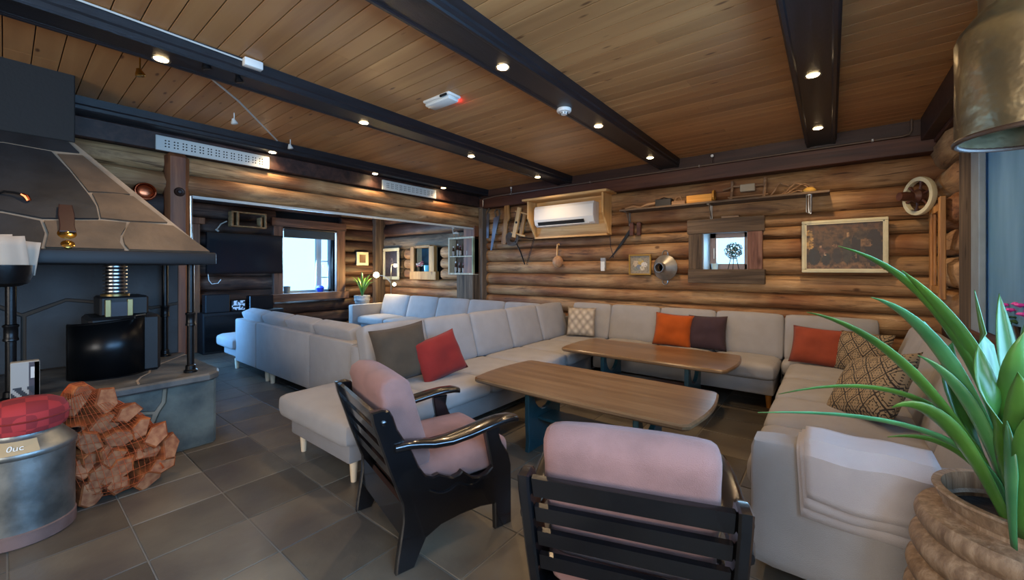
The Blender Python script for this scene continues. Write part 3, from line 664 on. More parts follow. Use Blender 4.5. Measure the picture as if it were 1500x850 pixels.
# ---- tables
def make_table(cx, cy, label):
    t = thing('coffee_table', label, 'table', (cx, cy, 0), group='low oak tables between the sofas')
    hl, hw = .755, .385; pts = []
    for k in range(9): a = k/8; pts.append((-hl+.03+a*(2*hl-.06), -hw-.018*math.sin(PI*a)+.02))
    for k in range(7): a = k/6; pts.append((hl+.035*math.sin(PI*a), -hw+.05+a*(2*hw-.1)))
    for k in range(9): a = k/8; pts.append((hl-.03-a*(2*hl-.06), hw+.018*math.sin(PI*a)-.02))
    for k in range(7): a = k/6; pts.append((-hl-.035*math.sin(PI*a), hw-.05-a*(2*hw-.1)))
    MB().prism(pts, (0, 0, .468), (1, 0, 0), (0, 1, 0), (0, 0, .034), bev=.010).build('tabletop', TABLEW, t, world=False)
    for x in (-.37, .42):
        out = [(-.21, 0), (.21, 0), (.20, .08), (.21, .2), (.21, .468), (.15, .468)]
        for k in range(11): a = PI*k/10; out.append((.145*math.cos(a) if k not in (0, 10) else (.145 if k == 0 else -.145), .42-.155*math.sin(a)))
        out += [(-.15, .468), (-.21, .468), (-.21, .2), (-.20, .08)]
        MB().prism(out, (x-.018, 0, 0), (0, 1, 0), (0, 0, 1), (.036, 0, 0), bev=.004).build('trestle', TEAL, t, world=False, smooth=False)
    MB().box((-.35, -.10, .205), (.40, .10, .227), bev=.004).build('stretcher', TEAL, t, world=False, smooth=False)
    return t
make_table(-1.32, 2.51, 'low brown oak table nearest the armchairs')
make_table(-1.40, 3.87, 'low brown oak table in front of the back sofa run')

# ---- armchairs
def make_armchair(loc, rz, label):
    t = thing('armchair', label, 'armchair', (loc[0], loc[1], 0), rz, 'black slat-back armchairs with pink cushions')
    out = [(-.022, 0), (.06, 0), (.09, .06), (.117, .108), (.19, .138), (.29, .147), (.40, .145), (.485, .13), (.488, .0), (.588, 0), (.586, .297), (.57, .36), (.53, .42), (.512, .47), (.52, .525), (.425, .53), (.432, .48), (.45, .40), (.468, .318), (.44, .298), (.40, .290), (.36, .300), (.325, .330), (.30, .352), (.285, .340), (.25, .335), (.215, .352), (.18, .372), (.15, .368), (.115, .385), (.085, .43), (.065, .476), (.04, .53), (.011, .575), (-.015, .62), (-.035, .68), (-.05, .706), (-.08, .716), (-.128, .712), (-.118, .66), (-.085, .56), (-.05, .45), (-.015, .35), (.008, .29), (.010, .22), (.0, .15), (-.015, .06)]
    for s in (-1, 1):
        x0 = s*.265
        sd_ = MB().prism(out, (x0, 0, 0), (0, 1, 0), (0, 0, 1), (s*.034, 0, 0), bev=.006).build('side_frame', BLACKW, t, world=False, angle=30)
        # scalloped raised bead under the side rail
        wv = [(x0+s*.036, .13+.32*k/16, .318-.028*abs(math.sin(k/16*PI*2.2))-.03*(k/16)) for k in range(17)]
        b = MB().tube(wv, .006, n=6).build('scalloped_bead', BLACKW, sd_, world=False)
        scw = MB().lathe([(0, 0), (.011, 0), (.011, .006), (.006, .009), (0, .009)], n=12, axis='X', M=Matrix.Translation((x0+s*.034, -.075, .66)) @ Matrix.Rotation(0 if s > 0 else PI, 4, 'Z')).build('screw_cap', BLACKW, sd_, world=False)
        # arm: wide shaped board, drooping front
        ya = [-.03, .02, .08, .14, .22, .32, .42, .50, .57, .605, .615]
        za = [.545, .548, .538, .525, .522, .530, .542, .548, .545, .536, .532]
        wa_ = [.026, .036, .036, .040, .050, .053, .052, .050, .046, .038, .022]
        rows = []
        for y, z, w_ in zip(ya, za, wa_):
            cx = x0+s*(.030+.012*math.sin(y*5)); ring = []
            for k in range(12):
                a = 2*PI*k/12; ring.append((cx+math.copysign(abs(math.cos(a))**.6, math.cos(a))*w_, y, z+math.copysign(abs(math.sin(a))**.6, math.sin(a))*.017))
            rows.append(ring)
        mb = MB().grid(rows, closeu=True); tb_ = mb.bm; tb_.verts.ensure_lookup_table(); nn = len(tb_.verts)
        tb_.faces.new([tb_.verts[i] for i in range(12)]); tb_.faces.new([tb_.verts[nn-12+i] for i in range(12)])
        mb.build('armrest', BLACKW, t, world=False, angle=60)
    # back slats following the lean
    def back(u): # u 0 bottom .. 1 top
        return (0.0-.112*u**1.15, .33+.37*u)
    for (u0, u1) in ((.83, 1.0), (.59, .73), (.35, .49), (.11, .25)):
        y0, z0 = back(u0); y1, z1 = back(u1); d = Vector((0, y1-y0, z1-z0)).normalized()
        q = [(0, 0), (.016, 0), (.016, (Vector((y1-y0, z1-z0))).length), (0, (Vector((y1-y0, z1-z0))).length)]
        nrm = Vector((0, d.z, -d.y))
        MB().prism(q, (-.266, y0+.0, z0), nrm, d, (.532, 0, 0), bev=.006).build('slat', BLACKW, t, world=False, smooth=False)
    MB().prism([(.012, .14), (.034, .14), (.036, .28), (.014, .28)], (-.266, 0, 0), (0, 1, 0), (0, 0, 1), (.532, 0, 0), bev=.004).build('lower_back_panel', BLACKW, t, world=False, smooth=False)
    MB().box((-.266, .50, .20), (.266, .53, .29), bev=.004).build('front_rail', BLACKW, t, world=False, smooth=False)
    MB().box((-.264, .05, .255), (.264, .51, .275)).build('seat_board', BLACKW, t, world=False, smooth=False)
    MB().puff((-.255, .045, .275), (.255, .615, .425), r=.055, bulge=.02, seed=3).build('seat_cushion', MAUVE, t, world=False)
    # back cushion: profile swept across, rolled over at the top
    prof = [(.036, .40), (.008, .47), (-.020, .55), (-.046, .62), (-.064, .68), (-.062, .725), (-.075, .765), (-.062, .805), (-.02, .828), (.035, .822), (.075, .79), (.095, .73), (.118, .64), (.148, .54), (.175, .44), (.165, .405), (.12, .395)]
    c0 = Vector((.05, .6)); rows = []
    xs_ = [-.240, -.236, -.222, -.19, -.1, 0, .1, .19, .222, .236, .240]; sc2 = [.55, .80, .93, 1, 1.03, 1.04, 1.03, 1, .93, .80, .55]
    for x, s_ in zip(xs_, sc2):
        cm = [Vector(p) for p in prof]; ring = []
        for p in cm:
            # shrink toward the spine of the cushion
            sy = .09-.16*(p.y-.40)/.4+.03; spine = Vector((.118-.15*(p.y-.42)/.38, min(.775, max(.44, p.y))))
            q = spine+(p-spine)*s_; ring.append((x, q.x, q.y+noise.noise(Vector((x*6, p.x*9, p.y*6)))*.006))
        rows.append(ring)
    mb = MB().grid(rows, closeu=True); b2 = mb.bm; b2.verts.ensure_lookup_table(); n_ = len(prof); nn = len(b2.verts)
    b2.faces.new([b2.verts[i] for i in range(n_)]); b2.faces.new([b2.verts[nn-n_+i] for i in range(n_)])
    mb.build('back_cushion', MAUVE, t, world=False, angle=70)
    return t
make_armchair((-1.721, 1.124), math.radians(-14.5), 'black wooden armchair seen from the side, left of the near table')
make_armchair((-.465, 1.13), math.radians(19.5), 'black wooden armchair seen from behind, back slats toward the camera')

# ---- folded cloth over the sofa arm
t = thing('folded_cloth', 'white folded cloth draped over the sofa arm beside the plant pot', 'cloth', (.1, 2.05, .59))
for k in range(3):
    rows = []; off = .012*k
    for i in range(17):
        u = i/16; r = []
        for j in range(15):
            v = j/14; L = .16+.27-.034*(2-k)
            s_ = u*L; x = -.085+.375*v+.06*max(0, s_-.16)*1.0-.012*k
            if s_ < .15: y, z = 2.12-s_, .600+.016*(2-k)
            elif s_ < .19:
                a = (s_-.15)/.04*PI/2; y, z = 1.97-.026*math.sin(a), .600+.016*(2-k)-.03*(1-math.cos(a))
            else: y, z = 1.946-.020*(2-k)-.012*math.sin(v*5+k), .575+.012*(2-k)-(s_-.19)*(1+.08*math.sin(v*3))
            r.append((x, y+.004*math.sin(v*9+u*4), z+.003*math.sin(v*12)))
        rows.append(r)
    o = MB().grid(rows).build('fold_layer', WHITECL, t)
    md = o.modifiers.new('thick', 'SOLIDIFY'); md.thickness = .009

# ================================================================== FIREPLACE
fp = thing('fireplace', 'open corner fireplace with slate hearth, black poles and stone-clad hood', 'fireplace', (-4.1, .3, 0))
MB().box((-4.64, -1.0, .0), (-3.64, .98, .48)).build('hearth_core', MORTAR, fp, smooth=False)
def stones_yz(x, polys, m, name, parent, dx=.022):
    for P_ in polys: MB().prism(P_, (x, 0, 0), (0, 1, 0), (0, 0, 1), (dx, 0, 0), bev=.004).build(name, m, parent, smooth=False)
stones_yz(-3.64, [
    [(.98, .01), (.98, .475), (.708, .475), (.70, .37), (.665, .31), (.64, .24), (.63, .01)],
    [(.685, .475), (.676, .38), (.64, .325), (.53, .35), (.40, .385), (.30, .39), (.30, .475)],
    [(.63, .305), (.61, .23), (.605, .01), (.22, .01), (.20, .36), (.40, .365), (.52, .33)],
    [(.28, .475), (.28, .39), (.18, .37), (.19, .01), (-.25, .01), (-.2, .475)],
    [(-.22, .475), (-.27, .01), (-.9, .01), (-.9, .475)]], STONE, 'hearth_stone', fp)
for a, b in ((-3.64, -4.1), (-4.12, -4.62)):
    MB().box((b, .975, .01), (a, .995, .475), bev=.004).build('hearth_stone', STONE, fp, smooth=False)
out = [(-4.64, 1.02), (-4.64, -1.0), (-3.53, -1.0), (-3.53, .2), (-3.522, .5), (-3.535, .75), (-3.54, .93), (-3.60, 1.0), (-3.70, 1.03), (-4.1, 1.02)]
MB().prism(out, (0, 0, .485), (1, 0, 0), (0, 1, 0), (0, 0, .055), bev=.012).build('hearth_slab', SLAB, fp, smooth=False)
stones_m = MB()
def stripe(mb, pts, w, z, th=.003):
    for i in range(len(pts)-1):
        a = Vector(pts[i]+(0,)); b = Vector(pts[i+1]+(0,)); d = (b-a).normalized(); n_ = Vector((-d.y, d.x, 0))*w
        mb.prism([(0, 0), (1, 0), (1, 1), (0, 1)], a-n_/2+Vector((0, 0, z)), b-a, n_, (0, 0, th))
stripe(stones_m, [(-3.56, .55), (-3.68, .56), (-3.80, .60), (-3.9, .66), (-4.1, .7), (-4.3, .85), (-4.5, 1.0)], .012, .539)
stones_m.build('mortar_joint', MORTAR, fp, smooth=False)
# stone-faced back wall of the hearth, hood shade put into its dark colours
MB().box((-4.70, -1.0, .54), (-4.645, .985, 1.5)).build('back_core', mat('shaded_mortar', '#38322c', rough=.9), fp, smooth=False)
stones_yz(-4.647, [
    [(.98, .545), (.98, .98), (.80, .95), (.60, 1.0), (.58, .545)], [(.98, 1.0), (.98, 1.5), (.62, 1.5), (.60, 1.02), (.80, .97)],
    [(.57, .545), (.59, 1.0), (.3, 1.05), (.1, .95), (.1, .545)], [(.61, 1.5), (.59, 1.02), (.3, 1.07), (.08, .97), (-.1, 1.1), (-.1, 1.5)],
    [(.08, .545), (.08, .95), (-.12, 1.08), (-.9, 1.05), (-.9, .545)]], STONED, 'back_stone', fp, dx=.014)
# hood: frame band and sloping body with stones
z0, z1 = 1.33, 1.415
MB().box((-4.66, -1.02, z0), (-3.475, .955, z1), bev=.012, seg=2).build('hood_rim', IRONM, fp)
hb = MB(); P = [(-3.50, .925, 1.41), (-3.50, -1.0, 1.41), (-4.66, -1.0, 1.41), (-4.66, .925, 1.41), (-4.096, .296, 2.175), (-4.096, -.60, 2.175), (-4.66, -.60, 2.175), (-4.66, .296, 2.175)]
t_ = bmesh.new(); V = [t_.verts.new(p) for p in P]
for f in ((0, 1, 5, 4), (0, 4, 7, 3), (1, 2, 6, 5), (0, 3, 2, 1), (4, 5, 6, 7)): t_.faces.new([V[i] for i in f])
hb.merge(t_); hb.build('hood_core', MORTAR, fp, smooth=False)
nrm = Vector((.76, 0, .6)).normalized()*.016
def hood_stone(pl, m):
    mb = MB(); bm = bmesh.new(); pl = [Vector(p) for p in pl]; cc = sum(pl, Vector())/len(pl); pl = [cc+(p-cc)*1.04 for p in pl]
    A = [bm.verts.new(p) for p in pl]; B = [bm.verts.new(p+nrm) for p in pl]; n_ = len(pl)
    bm.faces.new(B); bm.faces.new(A[::-1])
    for i in range(n_): bm.faces.new((A[i], A[(i+1) % n_], B[(i+1) % n_], B[i]))
    mb.merge(bm); return mb.build('hood_stone', m, fp, smooth=False)
def hp(y, z): return (-3.5-(z-1.41)*.6/.76*1.0, y, z)  # point on the sloping front
hood_stone([hp(.905, 1.42), hp(.735, 1.592), hp(.60, 1.60), hp(.522, 1.597), (hp(.50, 1.55)), hp(.48, 1.50), hp(.482, 1.455), hp(.50, 1.42)], STONEB)
hood_stone([hp(.468, 1.42), hp(.452, 1.46), hp(.462, 1.51), hp(.488, 1.56), hp(.495, 1.593), hp(.38, 1.595), hp(.155, 1.572), hp(.17, 1.5), hp(.155, 1.42)], STONEB)
hood_stone([hp(.125, 1.42), hp(.14, 1.5), hp(.125, 1.57), hp(.0, 1.60), hp(-.25, 1.62), hp(-.25, 1.42)], STONED)
hood_stone([hp(.705, 1.622), hp(.555, 1.79), hp(.50, 1.80), hp(.365, 1.785), hp(.385, 1.70), hp(.39, 1.622), hp(.52, 1.615)], STONEB)
hood_stone([hp(.535, 1.812), hp(.335, 2.06), hp(.225, 2.045), hp(.28, 1.94), hp(.345, 1.802), hp(.42, 1.81)], STONEB)
hood_stone([hp(.365, 1.62), hp(.36, 1.70), hp(.335, 1.77), hp(.26, 1.93), hp(.19, 2.05), hp(.0, 2.06), hp(-.22, 2.0), hp(-.25, 1.65), hp(.0, 1.63), hp(.14, 1.60)], STONED)
hood_stone([hp(.31, 2.085), hp(.265, 2.155), hp(-.2, 2.155), hp(-.2, 2.04), hp(.0, 2.085), hp(.2, 2.075)], STONED)
hood_stone([hp(-.27, 1.42), hp(-.27, 1.62), hp(-.24, 2.02), hp(-.22, 2.155), hp(-.55, 2.155), hp(-.95, 1.45)], STONED)
MB().box((-4.68, -.62, 2.17), (-4.08, .305, 2.64), bev=.005).build('chimney', mat('black_plaster', '#141617', rough=.8, bump=.2), fp, smooth=False)
for x, y in ((-3.70, .855), (-4.55, .872), (-3.72, .025), (-3.70, -.85)):
    pb = MB().tube([(x, y, .54), (x, y, 1.34)], .022, n=14).build('pole', IRON, fp)
    MB().lathe([(.042, 0), (.042, .014), (.032, .022), (.030, .05), (.024, .056)], (x, y, .54), n=16).build('foot_ring', IRON, pb)
    MB().lathe([(.024, -.06), (.031, -.055), (.031, -.045), (.028, -.04), (.028, .02), (.032, .025), (.032, .035), (.024, .04)], (x, y, .94), n=16).build('collar', IRON, pb)
# the bright tube beside the front pole, hood to beam
one(MB().tube([(-3.86, .893, 1.44), (-3.86, .893, 1.86)], .011, n=10), 'steel_tube', STEEL, 'thin chrome tube rising behind the right slope of the hood', 'tube')
# flue with cooling rings and stove box
st = thing('wood_stove', 'dark stove body with a ringed flue under the hood', 'stove', (-4.15, .45, .54))
MB().box((-4.42, .36, .54), (-3.98, .74, .96), bev=.02).box((-4.36, .42, .96), (-4.04, .68, 1.10), bev=.012).build('stove_body', IRONM, st, smooth=False)
MB().tube([(-4.15, .512, 1.09), (-4.15, .512, 1.40)], .052, n=20).build('flue', IRONM, st)
for k in range(8): MB().lathe([(.052, -.006), (.067, -.004), (.067, .004), (.052, .006)], (-4.15, .512, 1.135+k*.026), n=24).build('cooling_ring', STEEL, st)
MB().lathe([(.055, 0), (.08, .01), (.08, .035), (.055, .04)], (-4.15, .512, 1.08), n=24).build('flue_collar', mat('smoked_brass', '#7c6a45', rough=.35, metal=.8), st)
for y in (.46, .575): MB().box((-4.045, y-.016, .88), (-4.02, y+.016, 1.08), bev=.003).build('upright', MATS['smoked_brass'], st, smooth=False)
MB().box((-4.03, .475, .90), (-4.022, .56, 1.06)).build('stove_window', mat('stove_glass', '#40464e', rough=.1), st, smooth=False)
# curved fire screen
fs = thing('fire_screen', 'curved black mesh fire screen standing on the hearth slab', 'fire screen', (-3.95, .48, .54))
rows = []; R_ = .34
for z in (.545, .935):
    rows.append([(-4.13+R_*math.cos(a)*.62+.02, .475+R_*math.sin(a)*.62, z+(.0 if z < .6 else .02*math.sin(a))) for a in [math.radians(-78+156*k/20) for k in range(21)]])
o = MB().grid(rows).build('screen_sheet', mat('screen_mesh', '#14181c', rough=.3, metal=.7), fs); md = o.modifiers.new('t', 'SOLIDIFY'); md.thickness = .006
for r_ in rows: MB().tube(r_, .008, n=6).build('rim_rod', IRON, fs)
for k in (0, 20): MB().tube([rows[0][k], rows[1][k]], .008, n=6).build('edge_rod', STEEL if k else IRON, fs)
MB().tube([(rows[1][17][0], rows[1][17][1], .945), (rows[1][17][0]+.02, rows[1][17][1], .965), (rows[1][14][0]+.02, rows[1][14][1], .965), (rows[1][14][0], rows[1][14][1], .945)], .006, n=6).build('handle', STEEL, fs)

# things hung on the hood
t = thing('horse_bells', 'two round brass bells on a dark leather strap hanging on the hood stones', 'bells', (-3.55, .235, 1.43))
MB().prism([(-.028, 0), (.028, 0), (.034, -.08), (.030, -.17), (.034, -.22), (-.034, -.22), (-.030, -.17), (-.034, -.08)], (-3.685, .235, 1.685), (0, 1, 0), (-.62, 0, .785), (.012, 0, .010), bev=.003).build('strap', LEATHER, t)
for (y, z, r) in ((.233, 1.515, .040), (.233, 1.452, .029)):
    x = -3.5-(z-1.41)*.79+.035
    M = Matrix.Translation((x, y, z)) @ Matrix.Rotation(math.radians(90-38), 4, 'Y')
    MB().lathe([(0, 0), (r*.6, -.002), (r, -.010), (r*1.02, -.018), (r*.8, -.030)][::-1], n=20, M=M).build('bell', BRASS, t)
    MB().lathe([(0, .012), (r*.25, .008), (r*.3, 0)][::-1], n=10, M=M).build('stud', BRASS, t)
t = thing('copper_hook', 'curved rod with a copper tip on the dark hood stone', 'hook', (-3.72, .04, 1.70))
MB().tube([(-3.73, -.02, 1.73), (-3.715, .0, 1.745), (-3.71, .04, 1.742), (-3.70, .066, 1.735)], .006, n=8).build('rod', IRON, t)
MB().tube([(-3.70, .064, 1.737), (-3.695, .082, 1.725), (-3.69, .092, 1.70)], [.009, .013, .011], n=8).build('tip', COPPER, t)
t = thing('paper_tray', 'black bowl-shaped tray hanging at the hood rim', 'tray', (-3.36, .0, 1.2))
MB().lathe([(.0, 1.205), (.05, 1.208), (.085, 1.225), (.10, 1.27), (.105, 1.32), (.098, 1.32), (.093, 1.27), (.075, 1.235), (0, 1.22)], (-3.36, .0, 0), n=28).build('bowl', IRON, t)
MB().box((-3.47, -.02, 1.27), (-3.44, .02, 1.36)).build('bracket', IRON, t, smooth=False)
for k, (dy, h, ang) in enumerate(((0.035, .20, .1), (.06, .18, -.12), (-.02, .21, .05))):
    M = Matrix.Translation((-3.34-.03*k, dy*.9, 1.30)) @ Matrix.Rotation(ang, 4, 'X')
    rows = [[(0.012*math.sin(j*.9+k), -.055+.11*j/6, i*h/4-.03) for j in range(7)] for i in range(5)]
    o = MB().grid(rows, M=M).build('paper_sheet', PAPER, bpy.data.objects['paper_tray'], label=None); md = o.modifiers.new('t', 'SOLIDIFY'); md.thickness = .003
t = one(MB().box((-3.66, .022, .54), (-3.60, .13, .77), bev=.004), 'matchbox_tin', mat('grey_tin', '#97948c', rough=.5), 'grey printed tin standing on the hearth behind the red can cushion', 'tin', smooth=False)
def tinfn(u, v):
    if u > .62 and u < .9 and (v > .55 and v < .92): return srgb('#b9b4ad') if (u-.62) > .05 and v < .88 and v > .6 else srgb('#2a1c20')
    if v < .38 and abs(math.sin(u*7+v*9)) > .6: return srgb('#1f1a1d')
    return srgb('#8f8c86') if u < .6 else srgb('#3a2c30')
painting('printed_label', t, (-3.598, .024, .545), (0, .104, 0), (0, 0, .22), 16, 24, tinfn)
MB().box((-3.6, .11, .545), (-3.598, .128, .765)).build('edge_strip', WHITE, t, smooth=False)

t = thing('copper_pan', 'round copper pan hanging on the dark logs left of the reddish post', 'pan', (-4.66, .77, 1.9))
MB().lathe([(.07, 0), (.078, .006), (.07, .014), (.03, .024), (0, .026)], (-4.69, .765, 1.975), n=28, axis='X').build('pan_bowl', COPPER, t)
MB().tube([(-4.665+.0, .765+.068*math.cos(a), 1.975+.068*math.sin(a)) for a in [2*PI*k/24 for k in range(25)]], .005, n=6, caps=False).build('rim', COPPER, t)

# ---- milk can stool
c = (-3.12, .065, 0)
t = thing('milk_can', 'zinc milk can with a red cushion on top beside the hearth', 'milk can', c)
MB().lathe([(0, .05), (.168, .05), (.170, .10), (.169, .25), (.171, .41), (.176, .415), (.178, .430), (.174, .440), (.160, .455), (.128, .495), (.120, .505), (.118, .54), (0, .54)], c, n=48).build('can_body', GALV, t)
MB().lathe([(.168, .0), (.174, .005), (.174, .062), (.168, .068), (.15, .068), (.15, 0)], c, n=48, caps=False).build('base_band', mat('rusty_band', '#5d4a46', rough=.6, var=.3), t)
rows = []
for i in range(3):
    r = .1762-.0405*i/2+.0015; z = .436+.052*i/2+.002
    rows.append([(c[0]+r*math.cos(a), c[1]+r*math.sin(a), z+.0015) for a in [math.radians(-48+62*k/14) for k in range(15)]])
lb = MB().grid(rows).build('label_patch', mat('kraft_label', '#a58e6a', rough=.7), t)
fc = bpy.data.curves.new('lettering', 'FONT'); fc.body = '0uc'; fc.size = .038; fc.extrude = .0008; fc.align_x = 'CENTER'; fc.align_y = 'CENTER'
tmp = bpy.data.objects.new('lettering_tmp', fc); COL.objects.link(tmp); bpy.context.view_layer.update()
me = bpy.data.meshes.new_from_object(tmp.evaluated_get(bpy.context.evaluated_depsgraph_get())); bpy.data.objects.remove(tmp, do_unlink=True)
ang = math.radians(-12)
for v in me.vertices:   # bend the letters round the shoulder
    a = ang+v.co.x/.158; s_ = v.co.y; r = .1575-s_*.62+v.co.z*.8; z = .4625+s_*.78+v.co.z*.6
    v.co = (r*math.cos(a)+.004, r*math.sin(a), z+.003)
me.materials.append(WHITE); lo_ = bpy.data.objects.new('lettering', me); COL.objects.link(lo_); lo_.parent = t
for a in (math.radians(-75), math.radians(105)):
    p = [(c[0]+(.165+.03*math.sin(PI*k/6))*math.cos(a+(k-3)*.09), c[1]+(.165+.03*math.sin(PI*k/6))*math.sin(a+(k-3)*.09), .44) for k in range(7)]
    MB().tube(p, .008, n=6).build('can_handle', IRON, t)
t = thing('seat_cushion_round', 'round red checked cushion tied on the milk can', 'cushion', (c[0], c[1], .54))
rows = []
for (r, z) in ((.0, .505), (.11, .507), (.136, .517), (.147, .54), (.149, .57), (.146, .60), (.13, .632), (.095, .652), (.05, .66), (0, .662)):
    rows.append([(c[0]+r*(1+.012*math.sin(k*2.1)*(1 if z < .58 else .3))*math.cos(2*PI*k/48), c[1]+r*(1+.012*math.sin(k*2.1)*(1 if z < .58 else .3))*math.sin(2*PI*k/48), z) for k in range(48)])
MB().grid(rows, closeu=True).build('cushion', plaid('red_check', '#9c2a2c', '#7c1f24', 14), t)
MB().tube([(c[0]+.1495*math.cos(2*PI*k/36), c[1]+.1495*math.sin(2*PI*k/36), .577) for k in range(37)], .005, n=6, caps=False).build('piping', RED, t)

# ---- firewood sack
fr = random.Random(5)
sk = thing('firewood_sack', 'orange net sack around the split firewood beside the milk can', 'sack', (-3.32, .42, 0))
rowsS = []
prof = [(-.02, .02, .02, .02), (.02, .17, .2, .25), (.10, .21, .24, .25), (.2, .22, .25, .22), (.3, .21, .24, .16), (.4, .17, .20, .08), (.5, .12, .14, .0), (.57, .08, .09, -.06), (.62, .055, .06, -.09), (.655, .03, .03, -.10)]
for z, rx, ry, sh in prof:
    rowsS.append([(-3.33+rx*math.cos(a)*(1+.05*math.sin(3*a+z*20)), .30+sh*.45+ry*math.sin(a)*(1+.06*math.sin(4*a+z*17)), max(0.006, z)) for a in [2*PI*k/26 for k in range(26)]])
ns = MB().grid(rowsS, closeu=True).build('net', NET, sk)
md = ns.modifiers.new('sub', 'SUBSURF'); md.levels = 1; md.render_levels = 1
md = ns.modifiers.new('wire', 'WIREFRAME'); md.thickness = .0022
MB().tube([(-3.33, .40, .02), (-3.25, .55, .03), (-3.16, .60, .10), (-3.14, .58, .14)], .004, n=6).build('cord', NET, sk)
def wedge(seed):
    r = random.Random(seed); k = r.choice([5, 5, 6]); R = .058*r.uniform(.9, 1.35); pts = []
    for i in range(k): a = 2*PI*i/k+r.uniform(-.25, .25); pts.append((R*math.cos(a)*1.25, R*math.sin(a)*.8))
    return pts
slots = []
for z, rx, ry, sh in ((.075, .17, .20, .25), (.165, .19, .21, .23), (.255, .185, .21, .19), (.345, .16, .18, .12), (.435, .12, .14, .05), (.52, .08, .09, -.02), (.59, .03, .04, -.07)):
    n_ = max(1, int(2*ry/.10)+1)
    for i in range(n_): slots.append((-3.33, .30+sh*.45+(-ry+2*ry*(i+.5)/n_ if n_ > 1 else 0), z, rx))
for i, (x, y, z, rx) in enumerate(slots):
    L = min(.33, 2*rx*.95); pts = wedge(i); az = math.radians(fr.uniform(-14, 22)+8)
    M = Matrix.Translation((x, y, z)) @ Matrix.Rotation(az, 4, 'Z') @ Matrix.Rotation(math.radians(fr.uniform(-22, 12)), 4, 'Y') @ Matrix.Rotation(fr.uniform(0, 6), 4, 'X')
    mb = MB().prism(pts, (-L/2, 0, 0), (0, 1, 0), (0, 0, 1), (L, 0, 0), bev=.005)
    o = mb.build('firewood', BARK, smooth=False); o.matrix_basis = M; WM[o.name] = M
    tag(o, 'split log of orange-brown firewood inside the net sack', 'firewood', 'split firewood in the net sack')
    MB().prism([(a*.86, b*.86) for a, b in pts], (L/2-.001, 0, 0), (0, 1, 0), (0, 0, 1), (.003, 0, 0)).build('cut_end', BARKE, o, smooth=False, world=False)

# ================================================================== CEILING FITTINGS
def spot_fitting(x, y, z, label, power=20, ax=0, vis=True, size=.034):
    t = thing('ceiling_spotlight', label, 'spotlight', (x, y, z), group='small warm spotlights recessed in the beams')
    MB().lathe([(size, 0), (size+.010, -.004), (size+.012, 0)][::-1], (x, y, z), n=20, caps=False).build('trim_ring', STEEL, t)
    MB().lathe([(0, -.007), (size*.6, -.006), (size*.95, -.002), (size, 0)], (x, y, z), n=16).build('lamp', BULB, t)
    l = bpy.data.lights.new('spot', 'SPOT'); l.energy = power; l.color = (1, .68, .38); l.spot_size = math.radians(140); l.spot_blend = .6; l.shadow_soft_size = .03
    lo = bpy.data.objects.new('spot', l); COL.objects.link(lo); lo.location = (x, y, z-.02); lo.parent = None
    return t
names = ['nearest the camera', 'second from the camera', 'third from the camera', 'closest to the back wall']
for k, y in enumerate((.573, 1.88, 3.17, 4.44)): spot_fitting(-3.08, y, 2.528, 'warm spotlight in the left long beam, '+names[k], 20)
for k, y in enumerate((1.89, 3.18, 4.44)): spot_fitting(-1.57, y, 2.528, 'warm spotlight in the middle beam, '+names[k+1], 24)
for k, y in enumerate((3.19, 4.42)): spot_fitting(-.091, y, 2.528, 'warm spotlight in the right beam, '+names[k+2], 24)
for k, y in enumerate((1.76, 2.98, 4.15)): spot_fitting(-4.62, y, 2.528, 'small warm spotlight above the log lintel, '+['left of the vent plates', 'at the left end of the far vent plate', 'right of the far vent plate'][k], 7)
def round_fix(name, x, y, z, label, cat):
    t = thing(name, label, cat, (x, y, z))
    MB().lathe([(0, -.042), (.022, -.042), (.03, -.030), (.032, -.026), (.05, -.024), (.056, -.016), (.056, 0), (0, 0)], (x, y, z), n=28).build('housing', WHITE, t)
    for k in range(8):
        a = 2*PI*k/8; MB().box((x+.029*math.cos(a)-.003, y+.029*math.sin(a)-.003, z-.040), (x+.029*math.cos(a)+.003, y+.029*math.sin(a)+.003, z-.028)).build('slot', HOLE, t, smooth=False)
    return t
round_fix('smoke_detector', -1.613, 2.68, 2.53, 'round white smoke detector on the middle beam', 'smoke detector')
t = thing('emergency_light', 'white rectangular emergency light on the ceiling with a red indicator', 'light', (-2.38, 2.15, 2.6))
M = Matrix.Translation((-2.38, 2.12, 2.63)) @ Matrix.Rotation(math.radians(0), 4, 'Z')
MB().box((-.15, -.065, -.022), (.15, .065, 0), bev=.01, seg=2, M=M).build('housing', WHITE, t)
MB().box((-.138, -.055, -.052), (.138, .055, -.02), bev=.016, seg=2, M=M).build('diffuser', mat('milky_diffuser', '#cfd3cf', rough=.15), t)
MB().box((.06, -.075, -.03), (.13, -.065, -.015), M=M).build('strip_mark', HOLE, t, smooth=False)
MB().lathe([(0, -.01), (.008, -.006), (.009, 0)], (-2.33, 2.20, 2.628), n=10).build('indicator', REDL, t)
l = bpy.data.lights.new('indicator_glow', 'POINT'); l.energy = .25; l.color = (1, .05, .1); l.shadow_soft_size = .01; lo = bpy.data.objects.new('indicator_glow', l); COL.objects.link(lo); lo.location = (-2.31, 2.22, 2.612)
t = thing('junction_box', 'white junction box on the left beam where the thin cable ends', 'junction box', (-2.88, .98, 2.58))
MB().box((-2.905, .93, 2.575), (-2.855, 1.035, 2.625), bev=.006, seg=2).build('housing', WHITE, t)
MB().tube([(-2.895, -1.5, 2.62), (-2.895, .3, 2.62), (-2.895, .94, 2.61)], .0055, n=6).build('cable', WHITEP, t)
